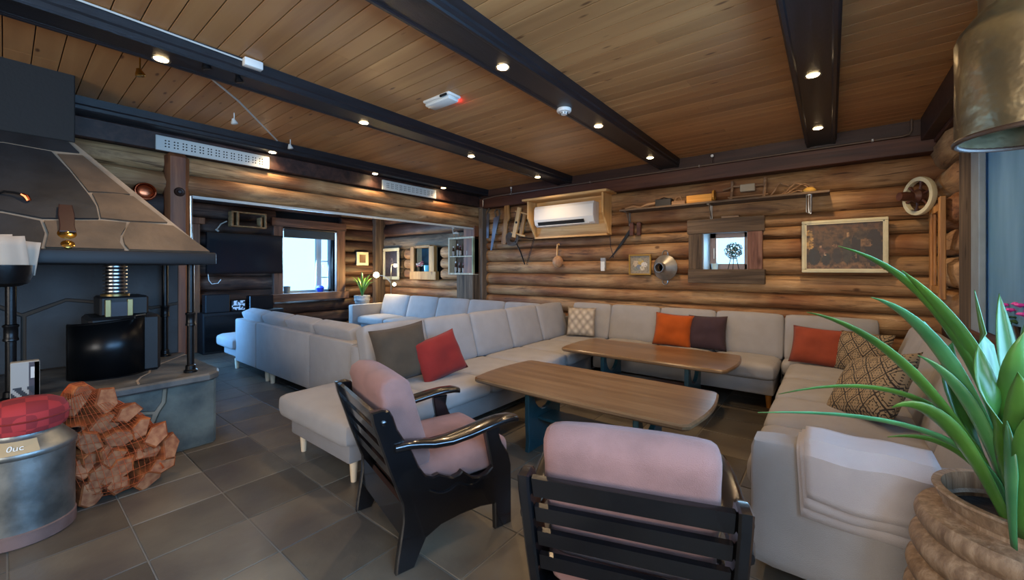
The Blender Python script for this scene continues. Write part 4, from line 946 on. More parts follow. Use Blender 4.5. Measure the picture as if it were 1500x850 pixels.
# small adjustable halogen spots on the ceiling behind the left beam
for k, (x, y, z, lit, wh) in enumerate(((-3.33, .52, 2.50, 0, 'brass-coloured one nearest the fireplace chimney'), (-2.96, .76, 2.52, 0, 'dark one clipped to the left beam, nearer the fireplace'), (-2.955, .93, 2.50, 0, 'dark one clipped to the left beam, nearer the junction box'), (-3.99, 1.22, 2.55, 0, 'grey one halfway along the thin wire'), (-4.36, 1.83, 2.55, 0, 'pale one at the far end of the thin wire'))):
    t = thing('wire_spotlight', 'small adjustable ceiling spotlight, '+wh, 'spotlight', (x, y, z))
    mm = BRASS if k == 0 else (IRON if k in (1, 2) else WHITEP)
    MB().tube([(x, y, 2.635), (x, y, z+.02)], .005, n=6).build('stem', mm, t)
    MB().lathe([(.012, .03), (.014, .02), (.024, 0), (.026, -.012), (.02, -.016), (0, -.012)], (x, y, z), n=16, M=Matrix.Translation((x, y, z)) @ Matrix.Rotation(.25, 4, 'X') @ Matrix.Translation((-x, -y, -z))).build('head', mm, t)
one(MB().tube([(-3.13, .80, 2.545), (-3.6, 1.13, 2.60), (-4.40, 1.72, 2.60)], .007, n=6), 'ceiling_rod', WHITEP, 'thin pale rod running across the ceiling from the left beam to the lintel', 'rod')
one(MB().box((-4.6, .02, 2.58), (-4.54, .08, 2.63), bev=.006).tube([(-4.57, .05, 2.6), (-4.5, .12, 2.56)], .012, n=8), 'door_contact', WHITEP, 'small pale fitting in the top left corner of the ceiling', 'fitting')

# vent plates on the dark board over the lintel: punched holes
def vent(y0, y1, label, nx):
    t = thing('vent_plate', label, 'vent', (-4.70, (y0+y1)/2, 2.36))
    zb, zt = 2.362, 2.492
    MB().box((-4.712, y0, zb), (-4.69, y1, zt), bev=.003).build('plate', WHITEP, t, smooth=False)
    hm = MB()
    for k in range(nx):
        yc = y0+.08+(y1-y0-.16)*k/(nx-1)
        for i in (-1, 1):
            for j in (-1, 0, 1):
                hm.lathe([(.0, .0015), (.0065, .001), (.0065, 0)], (-4.69, yc+i*.012, (zb+zt)/2+j*.026), n=8, axis='X')
    tag(hm.build('hole', HOLE, t), kind='stuff')
vent(.835, 1.757, 'long white perforated vent plate above the reddish post', 13)
vent(3.14, 4.07, 'white perforated vent plate at the far end of the log lintel', 12)

# ---- pipe with clips along the back header
t = thing('copper_pipe', 'thin pale pipe running along the boards over the back wall', 'pipe', (-2, 5.0, 2.4))
MB().tube([(-4.70, 5.0, 2.335), (-4.60, 5.0, 2.335), (-4.585, 5.0, 2.345), (-4.585, 5.0, 2.45), (-4.57, 5.0, 2.47), (-4.3, 5.01, 2.492), (-1.5, 5.01, 2.492), (.50, 5.01, 2.492), (.545, 5.01, 2.50), (.56, 5.01, 2.53), (.56, 5.01, 2.63)], .009, n=8).build('pipe', mat('dull_pipe', '#84766a', rough=.35, metal=.7), t)
for x in (-4.0, -2.6, -1.2, .3): MB().box((x-.008, 5.0, 2.48), (x+.008, 5.06, 2.505), bev=.002).build('pipe_clip', STEEL, t, smooth=False)
for nm, x, l_ in (('left', -3.98, 'small chrome hook fitting on the header left of the heat pump'), ('mid', -1.06, 'small chrome hook fitting on the header above the wall shelf')):
    t = thing('sprinkler_head', l_, 'fitting', (x, 5.04, 2.5))
    MB().tube([(x, 5.0, 2.505), (x, 5.0, 2.575)], .005, n=6).build('stem', STEEL, t)
    MB().lathe([(0, -.006), (.016, -.005), (.016, .005), (0, .006)], (x, 4.998, 2.585), n=14, axis='Y').build('disc', WHITE, t)

# ================================================================== THINGS ON THE BACK WALL
# heat pump in its pine box
t = thing('pine_surround', 'pine box with cut-off sides built around the heat pump', 'box', (-2.9, 4.95, 1.8))
MB().box((-3.62, 4.80, 2.305), (-2.26, 5.12, 2.335), bev=.003).build('top_board', PINEX, t, smooth=False)
for x in (-3.565, -2.36):
    MB().prism([(5.12, 2.305), (4.86, 2.305), (4.86, 2.05), (5.05, 1.78), (5.12, 1.76)], (x, 0, 0), (0, 1, 0), (0, 0, 1), (.028, 0, 0), bev=.002).build('side_board', PINEZ, t, smooth=False)
MB().box((-3.54, 5.085, 1.76), (-2.36, 5.11, 2.305)).build('back_board', PINEX, t, smooth=False)
MB().box((-3.54, 5.02, 1.755), (-2.36, 5.11, 1.78), bev=.002).build('bottom_board', PINEX, t, smooth=False)
t = thing('heat_pump', 'white heat pump unit inside the pine box', 'heat pump', (-2.95, 4.98, 1.9))
MB().prism([(5.08, 1.92), (5.08, 2.22), (4.93, 2.22), (4.905, 2.18), (4.90, 2.02), (4.93, 1.945), (4.97, 1.92)], (-3.47, 0, 0), (0, 1, 0), (0, 0, 1), (.97, 0, 0), bev=.006).build('casing', WHITE, t, smooth=False)
MB().prism([(4.905, 1.985), (4.925, 1.94), (4.918, 1.937), (4.898, 1.982)], (-3.40, 0, 0), (0, 1, 0), (0, 0, 1), (.76, 0, 0)).build('outlet_slot', HOLE, t, smooth=False)
MB().box((-3.40, 4.915, 1.922), (-2.56, 4.965, 1.932), bev=.003).build('louvre', WHITE, t, smooth=False)

# wall tools, left to right
SAWM = mat('old_saw_steel', '#6d6b70', rough=.45, metal=.6, var=.25)
t = thing('hand_saw', 'short rusty saw blade hanging right against the corner board', 'saw', (-4.55, 5.1, 1.7))
MB().prism([(-.03, 0), (.02, 0), (.035, .42), (-.03, .42)], (-4.56, 5.09, 1.82), (1, 0, 0), (0, 0, 1), (0, .006, 0)).build('blade', SAWM, t, smooth=False)
MB().tube([(-4.57, 5.08, 2.24), (-4.52, 5.08, 2.30), (-4.54, 5.08, 2.36)], .012, n=8).build('handle', OLDW, t)
t = thing('hand_saw', 'long tapering saw blade pointing down, left of the wooden plank', 'saw', (-4.40, 5.08, 1.6))
pts = [(-4.475, 1.61), (-4.44, 1.61), (-4.27, 2.18), (-4.40, 2.15)]
for k in range(8): pts.append((-4.402-.009*k, 2.13-.065*k))
MB().prism(pts, (0, 5.06, 0), (1, 0, 0), (0, 0, 1), (0, .004, 0)).build('blade', SAWM, t, smooth=False)
MB().tube([(-4.35, 5.06, 2.16), (-4.37, 5.05, 2.24), (-4.33, 5.05, 2.29), (-4.28, 5.05, 2.27), (-4.27, 5.06, 2.18)], .012, n=8).build('handle', OLDW, t)
one(MB().prism([(-4.23, 1.70), (-4.13, 1.70), (-4.10, 2.05), (-4.055, 2.12), (-4.075, 2.34), (-4.165, 2.34), (-4.175, 2.12), (-4.19, 2.05)], (0, 5.05, 0), (1, 0, 0), (0, 0, 1), (0, .03, 0), bev=.003), 'wooden_board', wood('yoke_wood', '#6b4522', '#95652f', '#b4844a', axis='Z', rough=.6, rnd=0, knots=False), 'brown shaped wooden board hanging between the saw and the wooden clamp', 'board', smooth=False)
t = thing('wooden_clamp', 'old pale wooden clamp with four round pegs left of the heat pump', 'clamp', (-3.85, 5.05, 1.8))
Mt = Matrix.Translation((-3.84, 5.03, 2.02)) @ Matrix.Rotation(math.radians(14), 4, 'Y')
MB().box((-.085, -.02, -.24), (-.015, .02, .24), bev=.004, M=Mt).build('jaw', PINEZ, t, smooth=False)
MB().box((.035, 0, -.20), (.095, .04, .16), bev=.004, M=Mt).build('jaw', wood('brown_jaw', '#7a5429', '#a3773f', '#bd9156', axis='Z', rnd=0), t, smooth=False)
for z in (.17, -.17): MB().tube([(-.12, 0, z), (.15, .01, z-.01)], .014, n=8, M=Mt).build('peg', PINEX, t)
MB().lathe([(0, 0), (.02, 0), (.02, .004), (0, .004)], (-.045, -.025, 0), n=10, axis='Y', M=Mt).build('hole', HOLE, t)
t = thing('bridle_coil', 'coil of dark rope and iron rings with a rod hanging below it', 'rope', (-3.97, 5.05, 1.6))
for k in range(5):
    rr = .06+.012*k; MB().tube([(-3.99+rr*math.cos(a)*1.15+.01*math.sin(3*a+k), 5.06-.008*k, 1.78+rr*math.sin(a)) for a in [2*PI*i/20 for i in range(21)]], .008, n=6, caps=False).build('loop', mat('dark_rope%d' % k, '#4a423c', rough=.8), t)
MB().tube([(-3.93, 5.04, 1.74), (-3.83, 5.04, 1.58), (-3.74, 5.04, 1.37)], [.008, .011, .009], n=8).build('rod', IRON, t)
MB().tube([(-3.95, 5.05, 1.86), (-3.87, 5.04, 1.84), (-3.82, 5.05, 1.88), (-3.86, 5.04, 1.80), (-3.80, 5.05, 1.79), (-3.62, 5.08, 1.77)], .008, n=6).build('hook', IRON, t)
t = thing('wall_chain', 'thin rusty chain hanging on the logs below the pine box corner', 'chain', (-3.62, 5.08, 1.3))
for k in range(12): MB().tube([(-3.60-.012*k+.012*math.cos(a), 5.09, 1.77-.035*k+.02*math.sin(a)) for a in [2*PI*i/8 for i in range(9)]], .003, n=5, caps=False).build('link', IRON, t)
t = thing('wooden_ladle', 'round wooden ladle hanging by its pale handle below the heat pump', 'ladle', (-3.15, 5.05, 1.3))
MB().lathe([(0, -.045), (.05, -.035), (.082, -.01), (.088, .01), (.08, .01), (.05, -.015), (0, -.02)], (-3.15, 5.05, 1.405), n=24, axis='Y').build('bowl', wood('ladle_wood', '#7d5030', '#a77a52', '#c39a70', axis='Z', rnd=0), t)
MB().tube([(-3.16, 5.05, 1.49), (-3.155, 5.05, 1.60), (-3.15, 5.05, 1.66), (-3.135, 5.06, 1.665), (-3.13, 5.07, 1.65)], .011, n=8).build('handle', PINEZ, t)
t = thing('wall_switch', 'small white remote in a grey holder on the log wall', 'remote', (-2.44, 5.08, 1.3))
MB().box((-2.475, 5.07, 1.30), (-2.405, 5.10, 1.45), bev=.004).build('holder', mat('grey_holder', '#8d8f90', rough=.4), t, smooth=False)
MB().box((-2.468, 5.062, 1.27), (-2.412, 5.085, 1.40), bev=.004).build('remote', WHITE, t, smooth=False)
t = thing('scythe_blade', 'dark curved iron blade on the wall between heat pump and small picture', 'blade', (-2.15, 5.08, 1.5))
MB().prism([(-2.36, 1.42), (-2.30, 1.47), (-2.18, 1.60), (-2.06, 1.76), (-2.02, 1.80), (-2.07, 1.81), (-2.17, 1.67), (-2.27, 1.53)], (0, 5.07, 0), (1, 0, 0), (0, 0, 1), (0, .01, 0)).build('blade', IRONM, t, smooth=False)
for x in (-2.055, -1.96): MB().box((x, 5.05, 1.73), (x+.05, 5.09, 1.90), bev=.004).build('holder', REDB, t, smooth=False)
MB().tube([(-2.34, 5.08, 1.74), (-2.33, 5.08, 1.60), (-2.29, 5.08, 1.45)], .004, n=5).build('wire', IRON, t)

def frame(name, label, x0, x1, z0, z1, y, fw, m, fn, cat='picture', nx=40, ny=28, depth=.03, tilt=0, inner=None):
    t = thing(name, label, cat, ((x0+x1)/2, y, z0))
    for lo, hi in (((x0, y, z1-fw), (x1, y+depth, z1)), ((x0, y, z0), (x1, y+depth, z0+fw)), ((x0, y, z0+fw), (x0+fw, y+depth, z1-fw)), ((x1-fw, y, z0+fw), (x1, y+depth, z1-fw))):
        MB().box(lo, hi, bev=fw*.18).build('frame_rail', m, t, smooth=False)
    if inner:
        iw = fw*.3
        for lo, hi in (((x0+fw, y+.004, z1-fw-iw), (x1-fw, y+depth, z1-fw)), ((x0+fw, y+.004, z0+fw), (x1-fw, y+depth, z0+fw+iw)), ((x0+fw, y+.004, z0+fw), (x0+fw+iw, y+depth, z1-fw)), ((x1-fw-iw, y+.004, z0+fw), (x1-fw, y+depth, z1-fw))):
            MB().box(lo, hi).build('inner_lip', inner, t, smooth=False)
    painting('picture', t, (x0+fw, y+depth*.6, z0+fw), (x1-x0-2*fw, 0, 0), (0, 0, z1-z0-2*fw), nx, ny, fn)
    return t
def flowers(u, v):
    c = srgb('#8c8372')
    for (a, b, r, cc) in ((.3, .55, .17, '#b9a58a'), (.55, .62, .16, '#b79a52'), (.72, .5, .15, '#c9c4bd'), (.45, .35, .15, '#6c7482'), (.62, .3, .13, '#c0b39a'), (.3, .25, .12, '#7a7f74'), (.5, .78, .1, '#97906f')):
        if (u-a)**2+(v-b)**2 < r*r: c = srgb(cc)
    n_ = noise.noise(Vector((u*14, v*14, 2))); return mixc(c, srgb('#5c5648'), max(0, n_)*.9)
frame('picture_frame', 'small flower painting in a thin gold frame beside the zinc funnel', -2.075, -1.785, 1.222, 1.485, 5.07, .018, GOLD, flowers, nx=30, ny=28)
t = thing('zinc_funnel', 'large zinc funnel with two ring handles hanging on the logs', 'funnel', (-1.6, 5.0, 1.2))
MB().lathe([(.155, .0), (.158, -.012), (.150, -.02), (.062, -.10), (.058, -.155), (.052, -.155), (.054, -.10), (.135, -.018), (.135, 0)], (-1.605, 5.08, 1.315), n=40, axis='Y', M=Matrix.Translation((-1.605, 5.08, 1.315)) @ Matrix.Rotation(math.radians(-12), 4, 'Z') @ Matrix.Translation((1.605, -5.08, -1.315)), caps=False).build('cone', mat('dull_zinc', '#9b9a96', rough=.42, metal=.8, var=.15), t)
MB().lathe([(0, 0), (.055, 0)], (-1.60, 5.0, 1.315), n=24, axis='Y').build('throat', mat('inside_brown', '#4a3b20', rough=.7), t)
for z, s in ((1.475, 1), (1.155, -1)): MB().tube([(-1.60+.035*math.cos(a), 5.05, z+s*.05*math.sin(a)) for a in [PI*i/10 for i in range(11)]], .007, n=6).build('ring_handle', STEEL, t)
# shelf
t = thing('wall_shelf', 'long thin grey shelf high on the log wall', 'shelf', (-1.07, 5.0, 2.04))
MB().box((-2.13, 4.90, 2.035), (-.01, 5.14, 2.058), bev=.003).build('board', OLDWX, t, smooth=False)
for x in (-2.07, -1.09, -.17): MB().box((x-.012, 5.09, 1.86), (x+.012, 5.10, 2.035)).box((x-.012, 4.93, 2.028), (x+.012, 5.10, 2.036)).tube([(x, 5.095, 1.88), (x, 4.97, 2.03)], .006, n=6).build('bracket', STEEL, t, smooth=False)
sz = 2.058
CARV = wood('driftwood', '#4d3726', '#806246', '#a8896a', axis='X', rnd=.15)
rr = random.Random(9)
t = thing('driftwood', 'long twisted pale root at the left end of the wall shelf', 'driftwood', (-1.95, 5.0, sz))
MB().tube([(-2.09, 5.0, sz+.02), (-1.99, 5.0, sz+.035), (-1.9, 5.02, sz+.02), (-1.8, 5.0, sz+.04), (-1.7, 5.0, sz+.05), (-1.6, 5.0, sz+.02)], [.012, .02, .014, .022, .018, .01], n=7).build('root', CARV, t)
t = thing('black_box', 'small dark tool box on the shelf left of the yellow box', 'box', (-1.6, 5, sz)); MB().box((-1.69, 4.95, sz), (-1.50, 5.06, sz+.09), bev=.006, M=Matrix.Identity(4)).build('box', IRONM, t, smooth=False)
MB().tube([(-1.66, 5.0, sz+.09), (-1.6, 5.0, sz+.11), (-1.54, 5.0, sz+.09)], .006, n=6).build('handle', IRON, t)
t = thing('wooden_plane', 'carved brown wooden plane on the shelf beside the yellow box', 'plane', (-1.43, 5, sz)); MB().box((-1.50, 4.96, sz), (-1.34, 5.04, sz+.05), bev=.008).build('body', CARV, t, smooth=False)
MB().tube([(-1.47, 5.0, sz+.04), (-1.45, 5.0, sz+.09), (-1.41, 5.0, sz+.10), (-1.39, 5.0, sz+.05)], .011, n=7).build('tote', CARV, t)
t = thing('yellow_box', 'yellow-brown wooden box with a round end on the shelf', 'box', (-1.2, 5, sz)); MB().box((-1.32, 4.93, sz), (-1.05, 5.05, sz+.09), bev=.003).build('box', wood('yellow_wood', '#9a6420', '#c88a35', '#dca850', axis='X', rnd=0, knots=False), t, smooth=False)
MB().lathe([(0, 0), (.06, 0), (.06, .02), (0, .02)], (-1.05, 4.99, sz+.075), n=20, axis='X').build('round_end', MATS['yellow_wood'], t)
t = thing('yarn_winder', 'small wooden frame with two upright posts on the shelf', 'winder', (-.75, 5, sz))
for x in (-.87, -.56): MB().tube([(x, 5.0, sz), (x+.01, 5.0, sz+.10), (x+.015, 5.0, sz+.21)], [.018, .013, .016], n=8).build('post', CARV, t)
MB().tube([(-.90, 5.0, sz+.03), (-.52, 5.0, sz+.03)], .012, n=7).tube([(-.86, 5.0, sz+.15), (-.56, 5.0, sz+.13)], .012, n=7).build('rail', CARV, t)
MB().box((-.78, 4.98, sz+.08), (-.64, 5.02, sz+.16), bev=.006).build('spool', mat('pale_wool', '#a79b86', rough=.9), t, smooth=False)
MB().tube([(-.87, 5.0, sz+.14), (-.95, 5.0, sz+.12)], .01, n=6).build('crank', CARV, t)
t = thing('dried_branch', 'tangle of dried twisted branches on the shelf beside the little frame', 'branch', (-.35, 5, sz))
for k in range(9):
    p = [Vector((-.50+.02*k, 5.0+rr.uniform(-.02, .02), sz+.01))]
    for i in range(5): p.append(p[-1]+Vector((rr.uniform(.02, .07), rr.uniform(-.01, .01), rr.uniform(-.03, .06) if i < 3 else -.02)))
    for q in p: q.z = max(sz+.008, q.z)
    MB().tube(p, .008, n=5).build('twig', CARV, t)
t = thing('shelf_lamp', 'small lit dish with a metal clip at the right end of the shelf', 'lamp', (-.17, 4.95, sz))
MB().lathe([(.0, .0), (.055, .004), (.06, .02), (.03, .05), (0, .055)], (-.17, 4.97, sz), n=20).build('dish', mat('straw', '#a8863e', rough=.7), t)
MB().tube([(-.19, 4.90, 2.03), (-.19, 4.90, 1.86), (-.17, 4.90, 1.84), (-.15, 4.90, 1.86), (-.15, 4.90, 2.03)], .006, n=6).build('clip', STEEL, t)
# small stick over the window
one(MB().box((-.98, 5.06, 1.875), (-.80, 5.10, 1.90), bev=.004), 'wooden_stick', CARV, 'short pale stick lying on top of the small window surround', 'stick', smooth=False)

def interior(u, v):
    u += .012*noise.noise(Vector((u*25, v*25, 0))); v += .02*noise.noise(Vector((u*25, v*25, 9)))
    c = mixc(srgb('#4a3520'), srgb('#664a2c'), max(0, min(1, v*1.1)))
    if v < .16: c = srgb('#7d5a38')
    if v > .86: c = srgb('#5d3f24')
    if u < .1 and .45 < v < .85: c = srgb('#b78f4e')
    for (a, b, rx, ry, cc) in ((.12, .28, .09, .18, '#262421'), (.24, .38, .05, .10, '#6b4a38'), (.28, .22, .06, .13, '#2b2a25'), (.55, .4, .06, .28, '#3b352a'), (.565, .73, .022, .05, '#b08a5c'), (.66, .45, .06, .30, '#2b231d'), (.74, .72, .1, .1, '#4a3a28'), (.88, .45, .11, .38, '#2e241e'), (.42, .3, .06, .16, '#33291f'), (.4, .52, .03, .05, '#9c7048'), (.2, .50, .02, .03, '#b08a68'), (.26, .33, .015, .03, '#c0a080'), (.66, .3, .01, .06, '#8f7350')):
        if ((u-a)/rx)**2+((v-b)/ry)**2 < 1: c = srgb(cc)
    if .72 < u < .85 and .48 < v < .64: c = srgb('#7e5c3a')
    n_ = noise.noise(Vector((u*16, v*12, 5)))+.5*noise.noise(Vector((u*40, v*30, 1))); return mixc(c, srgb('#2a1d13'), max(0, min(1, .25+n_*.9)))
frame('large_picture', 'large dark painting of a farmhouse interior in a cream frame', -.235, .415, 1.262, 1.782, 5.05, .030, CREAM, interior, nx=64, ny=46, inner=mat('pale_lip', '#cfc8a8', rough=.6))
t = thing('spinning_wheel_hub', 'small cream-rimmed wooden wheel hanging near the right corner', 'wheel', (.56, 4.95, 1.8))
Mw_ = Matrix.Translation((.60, 4.96, 1.935)) @ Matrix.Rotation(math.radians(-62), 4, 'Z')
MB().lathe([(.132, -.018), (.165, -.018), (.170, 0), (.165, .018), (.132, .018), (.130, 0), (.132, -.018)], n=36, axis='Y', M=Mw_, caps=False).build('rim', CREAM, t)
MB().lathe([(.0, -.15), (.036, -.15), (.042, -.10), (.034, -.05), (.06, -.02), (.06, .02), (0, .02)], n=20, axis='Y', M=Mw_).build('hub', REDB, t)
for k in range(6):
    a = PI/3*k+.3; MB().tube([(.05*math.cos(a), 0, .05*math.sin(a)), (.09*math.cos(a), 0, .09*math.sin(a)), (.135*math.cos(a), 0, .135*math.sin(a))], [.014, .008, .017], n=8, M=Mw_).build('spoke', REDB, t)

# wooden rack hanging on the right wall logs
t = thing('wall_rack', 'narrow framed wooden rack hanging on the right-hand log ends', 'rack', (.66, 4.7, 1.05))
RK = wood('rack_wood', '#6f4420', '#a9743c', '#cf9c5c', axis='Z', rnd=.15, rough=.5)
for lo, hi in (((.665, 4.92, 1.10), (.70, 4.99, 1.83)), ((.655, 4.48, 1.06), (.69, 4.55, 1.86)), ((.668, 4.55, 1.10), (.695, 4.92, 1.16)), ((.668, 4.55, 1.76), (.695, 4.92, 1.82)), ((.675, 4.84, 1.16), (.69, 4.87, 1.76))): MB().box(lo, hi, bev=.004).build('rail', RK, t, smooth=False)

# ---- plant ball on the small window sill, candle cup
t = thing('topiary_ball', 'leafy white-flecked ball on thin wire legs on the small window sill', 'plant', (-.9, 5.25, 1.3))
rb = random.Random(2); bm_ = MB(); bm2 = MB()
for k in range(420):
    d = Vector((rb.gauss(0, 1), rb.gauss(0, 1), rb.gauss(0, 1))).normalized(); p = Vector((-.885, 5.24, 1.51))+d*rb.uniform(.07, .098)
    u = d.orthogonal().normalized(); v = d.cross(u); q = Matrix.Rotation(rb.uniform(0, 6), 3, d); u = q @ u; v = q @ v; s_ = rb.uniform(.010, .016)
    tt = bmesh.new(); V = [tt.verts.new(p+u*s_*a+v*s_*b+d*c_) for a, b, c_ in ((-1, 0, 0), (0, -.6, .004), (1.1, 0, -.003), (0, .6, .004))]; tt.faces.new(V); (bm2 if k % 6 == 0 else bm_).merge(tt)
tag(bm_.build('foliage', mat('dark_teal_leaf', '#2f5350', rough=.4), t, smooth=False), kind='stuff'); tag(bm2.build('blossom', WHITE, t, smooth=False), kind='stuff')
for x, y in ((-.94, 5.22), (-.885, 5.20), (-.83, 5.24)): MB().tube([(x*.5-.885*.5, 5.24, 1.43), (x, y, 1.293)], .004, n=5).build('wire_leg', IRON, t)
one(MB().lathe([(0, 0), (.032, 0), (.040, .07), (.035, .07), (.03, .01), (0, .008)], (-1.08, 5.22, 1.292), n=18), 'candle_glass', mat('frosted_glass', '#a9c3cc', rough=.3), 'frosted candle glass on the small window sill', 'candle glass')

# ---- bottle cabinet on the post
t = thing('bottle_cabinet', 'open wooden two-shelf cabinet hung on the corner post', 'cabinet', (-5.0, 4.9, 1.2))
CABW = wood('whitewashed_wood', '#8a806a', '#b5ab92', '#d0c6ae', axis='Z', rnd=.1, rough=.8)
for lo, hi, m_ in (((-5.33, 4.90, 1.82), (-4.72, 5.07, 1.85), CABW), ((-5.33, 4.90, 1.20), (-4.72, 5.07, 1.23), CABW), ((-5.33, 4.90, 1.23), (-5.30, 5.07, 1.82), CABW), ((-4.75, 4.90, 1.23), (-4.72, 5.07, 1.82), mat('green_side', '#7f8868', rough=.8, var=.3, vscale=6)), ((-5.30, 4.905, 1.505), (-4.75, 5.07, 1.525), CABW), ((-5.30, 5.06, 1.23), (-4.75, 5.075, 1.82), OLDW)):
    MB().box(lo, hi, bev=.002).build('panel' if lo[2] != 1.505 else 'shelf_board', m_, t, smooth=False)
def bottle(x, y, z, h, cap, label):
    t = thing('small_bottle', label, 'bottle', (x, y, z), group='small brown bottles in the corner cabinet')
    r = .021
    MB().lathe([(0, 0), (r, 0), (r, h*.55), (r*.45, h*.72), (r*.4, h*.9), (0, h*.9)], (x, y, z), n=12).build('glass_body', mat('amber', '#3c1a12', rough=.15) if 'amber' not in MATS else MATS['amber'], t)
    MB().lathe([(r+.001, h*.1), (r+.001, h*.5)], (x, y, z), n=12, caps=False).build('paper_label', PAPER, t)
    MB().lathe([(0, 0), (r*.55, 0), (r*.55, h*.13), (0, h*.13)], (x, y, z+h*.88), n=10).build('cap', cap, t)
REDC = mat('dark_red_cap', '#6d1a24', rough=.4)
for k in range(6): bottle(-5.245+.087*k, 4.95+.02*(k % 2), 1.525, (.17, .21, .18, .19, .17, .16)[k], WHITE if k in (0, 1, 3) else REDC, 'amber bottle, %s from the left on the upper shelf of the corner cabinet' % ('first', 'second (tallest)', 'third', 'fourth', 'fifth', 'last')[k])
for k in range(5): bottle(-5.20+.095*k, 4.96, 1.23, (.20, .17, .17, .16, .17)[k], WHITE if k == 0 else REDC, 'small amber bottle, %s from the left on the lower shelf of the corner cabinet' % ('first', 'second', 'third', 'fourth', 'last')[k])
t = thing('wooden_goat', 'little carved animal figure standing on the bottle cabinet', 'figurine', (-5.2, 4.97, 1.85))
MB().tube([(-5.27, 4.97, 1.93), (-5.19, 4.97, 1.94), (-5.13, 4.97, 1.92)], [.016, .022, .016], n=8).tube([(-5.27, 4.97, 1.93), (-5.29, 4.97, 2.0), (-5.25, 4.97, 2.03)], [.012, .012, .014], n=7).tube([(-5.25, 4.97, 2.03), (-5.31, 4.97, 2.045)], [.014, .006], n=7).build('body', PAPER, t)
for x in (-5.27, -5.25, -5.16, -5.14): MB().tube([(x, 4.97, 1.93), (x+.01, 4.97, 1.85)], .006, n=6).build('leg', CARV, t)
t = thing('driftwood_pair', 'two pieces of antler-like driftwood on the bottle cabinet', 'driftwood', (-4.95, 4.98, 1.85))
for x in (-5.0, -4.86): MB().tube([(x, 4.97, 1.86), (x+.03, 4.97, 1.91), (x+.01, 4.97, 1.96), (x+.03, 4.97, 2.0)], [.02, .016, .012, .006], n=7).tube([(x-.08, 4.98, 1.865), (x+.10, 4.97, 1.87)], .016, n=7).build('antler', CARV, t)

# ---- alcove back wall: picture, niche window, small picture, lamp, plant
def moody(u, v):
    c = mixc(srgb('#2b2730'), srgb('#5b4f4c'), max(0, 1-abs(v-.5)*2)); 
    if v < .14: c = srgb('#4a3a38')
    if (u-.55)**2*3+(v-.55)**2 < .03: c = srgb('#8a7060')
    return mixc(c, srgb('#1d1a22'), max(0, noise.noise(Vector((u*9, v*9, 3)))))
frame('dark_picture', 'tall dark picture in a cream frame behind the glowing lamp', -7.62, -7.05, 1.07, 1.745, 5.10, .07, CREAM, moody, nx=24, ny=36)
t = thing('window_5', 'small dark blue niche window with flowers in the alcove', None, (-6.25, 5.1, 1.1), kind='structure')
NB = wood('niche_board', '#6a4824', '#94703f', '#b08c58', axis='Z', rnd=.1)
for lo, hi in (((-6.62, 5.06, 1.24), (-6.50, 5.14, 1.74)), ((-6.05, 5.06, 1.24), (-5.90, 5.14, 1.74)), ((-6.62, 5.05, 1.09), (-5.84, 5.14, 1.25)), ((-6.52, 5.07, 1.71), (-6.03, 5.14, 1.76))): MB().box(lo, hi, bev=.005).build('casing_board', NB, t, smooth=False)
MB().box((-6.5, 5.26, 1.25), (-6.05, 5.27, 1.71)).build('pane', mat('evening_glass', '#2c5468', rough=.12, col2='#173040', vscale=3), t, smooth=False)
MB().box((-6.51, 5.1, 1.24), (-6.5, 5.27, 1.72)).box((-6.05, 5.1, 1.24), (-6.04, 5.27, 1.72)).box((-6.5, 5.1, 1.24), (-6.05, 5.27, 1.25)).build('reveal', CREAM, t, smooth=False)
t = thing('flower_vase', 'small vase with pink and white flowers in the niche window', 'flowers', (-6.40, 5.14, 1.25))
MB().lathe([(0, 0), (.03, 0), (.045, .09), (.05, .10)], (-6.39, 5.13, 1.25), n=14).build('vase', IRON, t)
for k in range(16):
    p = (-6.39+rb.uniform(-.09, .11), 5.12+rb.uniform(-.03, .03), 1.38+rb.uniform(-.04, .07)); MB().lathe([(0, -.02), (.022, -.008), (.024, .006), (0, .02)], p, n=8).build('blossom', (mat('pink_petal', '#b0707c', rough=.7) if 'pink_petal' not in MATS else MATS['pink_petal']) if k % 3 else WHITE, t)
one(MB().lathe([(0, 0), (.05, 0), (.058, .12), (.052, .12), (.045, .01), (0, .01)], (-6.19, 5.13, 1.25), n=18), 'tea_light_glass', mat('turquoise_glass', '#4fa3c4', rough=.2, emis=(.1, .45, .7, 1), estr=.2), 'turquoise glass beside the flowers in the niche window', 'glass')
t = thing('small_picture', 'tiny picture in a pale frame on the far alcove wall left of the lamp', 'picture', (-7.74, 4.69, 1.36))
for lo, hi in (((-7.76, 4.56, 1.60), (-7.73, 4.83, 1.655)), ((-7.76, 4.56, 1.375), (-7.73, 4.83, 1.43)), ((-7.76, 4.56, 1.43), (-7.73, 4.62, 1.60)), ((-7.76, 4.77, 1.43), (-7.73, 4.83, 1.60))): MB().box(lo, hi, bev=.004).build('frame_rail', CREAM, t, smooth=False)
painting('picture', t, (-7.745, 4.62, 1.43), (0, .15, 0), (0, 0, .17), 8, 10, lambda u, v: mixc(srgb('#5c4433'), srgb('#8a7a66'), u*v))

